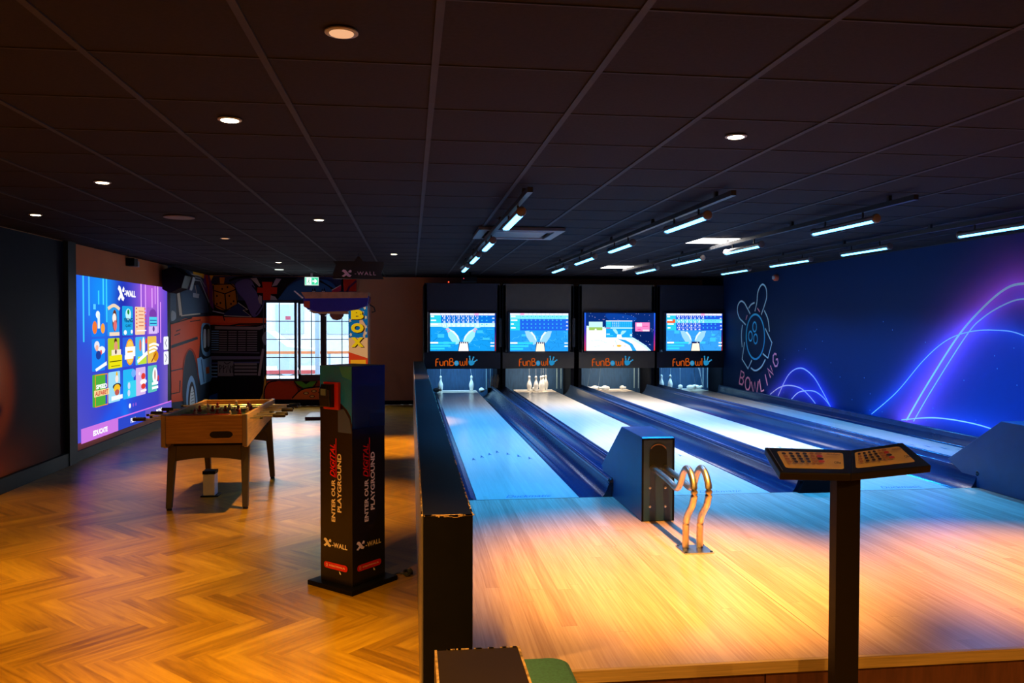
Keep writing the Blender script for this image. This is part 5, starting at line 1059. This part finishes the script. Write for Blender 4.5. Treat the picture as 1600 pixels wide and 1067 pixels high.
# ================================================================== X-WALL COLUMN
kx = thing('information_column', 'square black column lettered ENTER OUR DIGITAL PLAYGROUND with a card reader', 'column', (-0.37, 5.2, 0), math.radians(-42))
KH = 1.385; kh = 0.1425
CB = mat('column_black', (0.006, 0.005, 0.007), 0.3, noise=0.1)
MB().box(-kh, kh, -kh, kh, 0.03, KH).build('body', CB, kx, bevel=0.003)
MB().box(-0.20, 0.20, -0.20, 0.20, 0.0, 0.03).build('base_plate', BLACK, kx, bevel=0.004)
def face_map(k):   # k=0: left visible face (normal -Y local) ; k=1: right visible face (+X local)
    if k == 0: return (lambda u, v: Vector((u, -kh-0.0006, v))), (0, -1, 0)
    return (lambda u, v: Vector((kh+0.0006, u, v))), (1, 0, 0)
for k in (0, 1):
    f, n = face_map(k); cv = Canvas(f, n, 0.0003)
    if k == 0:
        cv.poly([(-kh+0.001, KH-0.001), (kh-0.001, KH-0.001), (kh-0.001, 1.03), (kh-0.012, 1.08), (kh-0.045, 1.12), (kh-0.09, 1.15), (-0.06, 1.20), (-kh+0.001, 1.205)], (0, 124, 255))
        cv.poly([(0.02, 1.12), (kh-0.07, 1.12), (kh-0.02, 1.06), (kh-0.004, 1.0), (kh-0.004, 0.975), (0.02, 0.975)], (64, 84, 150)); cv.poly([(0.03, KH-0.001), (kh-0.002, KH-0.001), (kh-0.002, 1.30), (0.06, 1.32)], (50, 150, 215))
    else: cv.rect(-kh+0.001, 1.0, kh-0.001, KH-0.001, (6, 5, 22))
    WH = (244, 226, 206)
    r90 = PI/2
    cv.text('ENTER OUR', -0.022, 0.545, 0.265, 0.034, WH, 0.03, rot=r90, vdown=False); cv.text('PLAYGROUND', 0.032, 0.66, 0.365, 0.036, WH, 0.03, rot=r90, vdown=False)
    cv.text('DIGITAL', -0.028, 0.80, 0.205, 0.045, (226, 22, 34), 0.02, rot=r90, shear=0.35, vdown=False); cv.line([(0.004, 0.69), (0.004, 0.935)], 0.006, (226, 22, 34))
    xlogo(cv, -0.075, 0.275, 0.07, 0.055, WH, False); cv.text('-WALL', 0.035, 0.268, 0.135, 0.030, WH, 0.03, spacing=1.1, vdown=False)
    cv.rrect(-0.105, 0.155, 0.105, 0.115, 0.019, (205, 28, 34)); cv.text('INTERACTIVEWALL.NL', 0.012, 0.135, 0.14, 0.010, (245, 220, 200), 0.0, vdown=False); cv.line([(-0.085, 0.126), (-0.085, 0.144), (-0.075, 0.144), (-0.075, 0.126), (-0.085, 0.126)], 0.002, (245, 220, 200)); cv.poly([(0.03, 0.112), (0.045, 0.105), (0.05, 0.09), (0.035, 0.095)], (230, 220, 210))
    cv.build('printed_lettering', PRINTG, kx)
cr_ = MB().box(-0.088, 0.045, -kh-0.022, -kh-0.001, 1.115, 1.285).build('reader_plate', RED, kx, bevel=0.003)
MB().prism([(-kh-0.022, 1.13), (-kh-0.06, 1.135), (-kh-0.068, 1.18), (-kh-0.066, 1.24), (-kh-0.05, 1.272), (-kh-0.022, 1.275)], 'x', -0.078, 0.012).build('card_reader', BLACKG, kx, bevel=0.003)
MB().box(-0.060, -0.015, -kh-0.0700, -kh-0.064, 1.205, 1.245).build('reader_screen', mat('reader_glass', (0.10, 0.16, 0.24), 0.1), kx)
cb = thing('power_cable', 'black cable coiled on the floor between column and divider wall', 'cable', (-0.04, 5.28, 0))
P = [(-0.09, 0.0, 0.006), (-0.05, 0.05, 0.006), (-0.02, 0.04, 0.006)]+[(0.015+0.028*math.cos(a*0.9), 0.02+0.05*math.sin(a*0.9), 0.008+0.003*a*0.5) for a in range(0, 16)]
MB().tube(spline(P, 4), 0.005, 6).build('cord', RUB, cb, smooth='all')

# ================================================================== MENU STAND
ms = thing('menu_stand', 'black stand with two angled yellow menu sheets on a square post', 'menu stand', (1.49, 2.60, 0))
def mp_(x, y, Y): p = atY(x, y, Y); return Vector((p.x-1.49, p.y-2.60, p.z))
FL, FC_, FRt = mp_(1219, 738, 2.50), mp_(1330, 740, 2.52), mp_(1455, 727, 2.64); BL, BC, BR_ = mp_(1195, 702, 2.74), mp_(1330, 703, 2.76), mp_(1410, 696, 2.88)
def onto(p, a, b, c):
    n = (b-a).cross(c-a); return Vector((p.x, p.y, a.z-(n.x*(p.x-a.x)+n.y*(p.y-a.y))/n.z))
BL = onto(BL, FL, FC_, BC); BR_ = onto(BR_, FC_, FRt, BC)
TH = Vector((0, 0.004, -0.026))
def slab(name, a, b, c, d):
    q = [a, b, c, d]; m = MB(); m.add([tuple(p) for p in q]+[tuple(p+TH) for p in q], [(0, 1, 2, 3), (7, 6, 5, 4), (0, 4, 5, 1), (1, 5, 6, 2), (2, 6, 7, 3), (3, 7, 4, 0)])
    return m.build(name, mat('board_black', (0.012, 0.008, 0.006), 0.4, spec=0.25), ms, bevel=0.003)
slab('menu_board', FL, FC_, BC, BL); slab('menu_board', FC_, FRt, BR_, BC)
def board_canvas(a, b, c, d):
    n = (b-a).cross(d-a).normalized()
    return Canvas(lambda u, v: (a*(1-u)+b*u)*(1-v)+(d*(1-u)+c*u)*v+n*0.0006, n, 0.0003), n
for bi, (a, b, c, d) in enumerate(((FL, FC_, BC, BL), (FC_, FRt, BR_, BC))):
    cv, n = board_canvas(a, b, c, d)
    u0, u1, v0, v1 = (0.11, 0.90, 0.16, 0.84) if bi == 0 else (0.06, 0.86, 0.18, 0.86)
    cv.rrect(u0, v0, u1, v1, 0.05, (250, 205, 130))
    for r in range(4):
        for k in range(6):
            uu = u0+(0.09+k*0.105)*(u1-u0); vv = v1-(0.14+r*0.22)*(v1-v0)
            col = (60, 40, 30) if (k in (1, 2, 3) or (r == 0 and k < 4)) else (200, 130, 60)
            if k == 5 and r in (1, 3): col = (226, 70, 30)
            if k == 5 and r == 2: col = (60, 40, 30)
            cv.ell(uu, vv, 0.026 if k != 5 else 0.042, 0.05, col, 10)
            cv.rect(uu-0.02, vv-0.09, uu+0.025, vv-0.075, (150, 100, 50))
    cv.text('menukaart', u0+0.83*(u1-u0), v0+0.66*(v1-v0), 0.17, 0.10, (120, 70, 30), 0.0, shear=0.3, vdown=False); cv.text('Olha', u0+0.88*(u1-u0), v0+0.14*(v1-v0), 0.09, 0.09, (70, 40, 25), 0.02, vdown=False)
    cv.build('menu_sheet', PRINT, ms)
MB().tube([tuple(FL*0.93+BL*0.07+Vector((0.012, 0, 0.001))), tuple(BL*0.95+FL*0.05+Vector((0.012, 0, 0.001)))], 0.0018, 6).build('brass_edge', BRASS, ms)
pz = FC_.z-0.02
pst_ = MB().box(-0.052, 0.034, -0.02, 0.028, 0.02, pz-0.0).build('post', mat('post_black', (0.009, 0.005, 0.004), 0.5, spec=0.15), ms, bevel=0.002)
MB().box(-0.16, 0.14, -0.12, 0.22, 0.0, 0.02).build('foot_plate', BLACK, ms, bevel=0.003)

# ================================================================== BOXING MACHINE
bx = thing('boxing_machine', 'boxing arcade machine lettered BOX with a hanging brown punch ball', 'arcade machine', (-1.25, 14.5, 0))
def bxp(x, y, Y=14.3): p = atY(x, y, Y); return (p.x+1.25, p.z)
cx0, cx1 = bxp(544.5, 500)[0], bxp(574.5, 500)[0]
MB().box(cx0, cx1, -0.2, 0.25, 0.05, 1.99).build('column', mat('column_blue', (0.02, 0.06, 0.18), 0.4), bx, bevel=0.004)
cv = Canvas(lambda u, v: Vector((cx0+(cx1-cx0)*u, -0.2015, 1.97-(1.97-0.6)*v)), (0, -1, 0), 0.0005)
cv.rect(0, 0, 1, 0.42, (20, 100, 150)); cv.rect(0, 0.42, 1, 1, (232, 170, 110)); cv.poly([(0, 0.60), (1, 0.68), (1, 1), (0, 1)], (214, 60, 24)); cv.poly([(0.1, 0.70), (0.9, 0.70), (0.9, 0.8), (0.1, 0.8)], (244, 160, 30))
for q in ((0.15, 0.02), (0.5, 0.01), (0.85, 0.04), (0.9, 0.16), (0.08, 0.2), (0.9, 0.28), (0.12, 0.38), (0.75, 0.10), (0.9, 0.36)): cv.poly([(q[0]+0.09*(1 if j % 2 else 0.45)*math.cos(j*PI/5), q[1]+0.028*(1 if j % 2 else 0.45)*math.sin(j*PI/5)) for j in range(10)], (222, 190, 150))
cv.line([(0.65, 0.14), (0.6, 0.2), (0.85, 0.3), (0.8, 0.42)], 0.12, (222, 160, 110))
for ch, v in (('B', 0.125), ('O', 0.295), ('X', 0.475)): cv.text(ch, 0.52, v+0.008, 0.68, 0.125, (60, 30, 10), 0.07); cv.text(ch, 0.46, v, 0.66, 0.122, (250, 200, 20), 0.07)
cv.build('backlit_artwork', screen_mat('backlit_art', 0.62), bx)
MB().box(cx1, cx1+0.02, -0.215, 0.25, 0.05, 1.99).build('side_trim', mat('trim_cream', (0.6, 0.42, 0.28), 0.4), bx)
# canopy
P = [bxp(x, y) for x, y in ((477, 463), (578, 463), (575, 478), (560, 484), (545, 486), (500, 488), (484, 484), (477, 478))]
MB().prism(P, 'y', -0.45, 0.25).build('canopy', mat('canopy_blue', (0.02, 0.03, 0.30), 0.25), bx, bevel=0.01)
P = [bxp(x, y) for x, y in ((474, 457), (577, 457), (576, 466), (480, 467))]
MB().prism(P, 'y', -0.50, 0.28).build('canopy_top', mat('canopy_wood', (0.40, 0.20, 0.10), 0.4, noise=0.3, nscale=8), bx, bevel=0.006)
MB().prism([bxp(x, y) for x, y in ((484, 485), (545, 487), (545, 491), (492, 489.5))], 'y', -0.44, 0.2).build('canopy_lip', mat('lip_gold', (0.45, 0.28, 0.12), 0.3), bx)
P = [bxp(478, 471), bxp(487, 471), bxp(487, 482), bxp(478, 480)]; MB().prism(P, 'y', -0.46, -0.452).build('corner_lamp', mat('lamp_red', (0.5, 0.08, 0.03), 0.3), bx)
P = [bxp(462, 455.5), bxp(464, 455), bxp(477.5, 466), bxp(475, 467)]; MB().prism(P, 'y', -0.46, -0.44).build('side_rod', mat('rod_white', (0.7, 0.75, 0.8), 0.3), bx)
px_, pz_ = bxp(526, 488, 14.4)
MB().lathe([(0.002, -0.14), (0.07, -0.125), (0.12, -0.06), (0.125, 0.0), (0.09, 0.06), (0.03, 0.09)], (px_, -0.1, pz_-0.0), 20).build('punch_ball', BROWNL, bx, smooth='all')
MB().prism([bxp(495, 488, 14.4), bxp(512, 490, 14.4), bxp(508, 494, 14.4), bxp(500, 492, 14.4)], 'y', -0.15, 0.0).build('ball_guard', mat('guard_dark', (0.05, 0.03, 0.03), 0.4), bx)
MB().box(-0.55, cx1+0.02, -0.45, 0.30, 0.0, 0.05).build('base', mat('base_maroon', (0.10, 0.02, 0.03), 0.4), bx, bevel=0.006)
MB().tube([(cx1+0.02, 0, 1.98), (cx1+0.10, 0, 1.93), (cx1+0.12, 0, 1.86), (cx1+0.06, 0, 1.84)], 0.012, 8).build('cable_hook', RUB, bx)
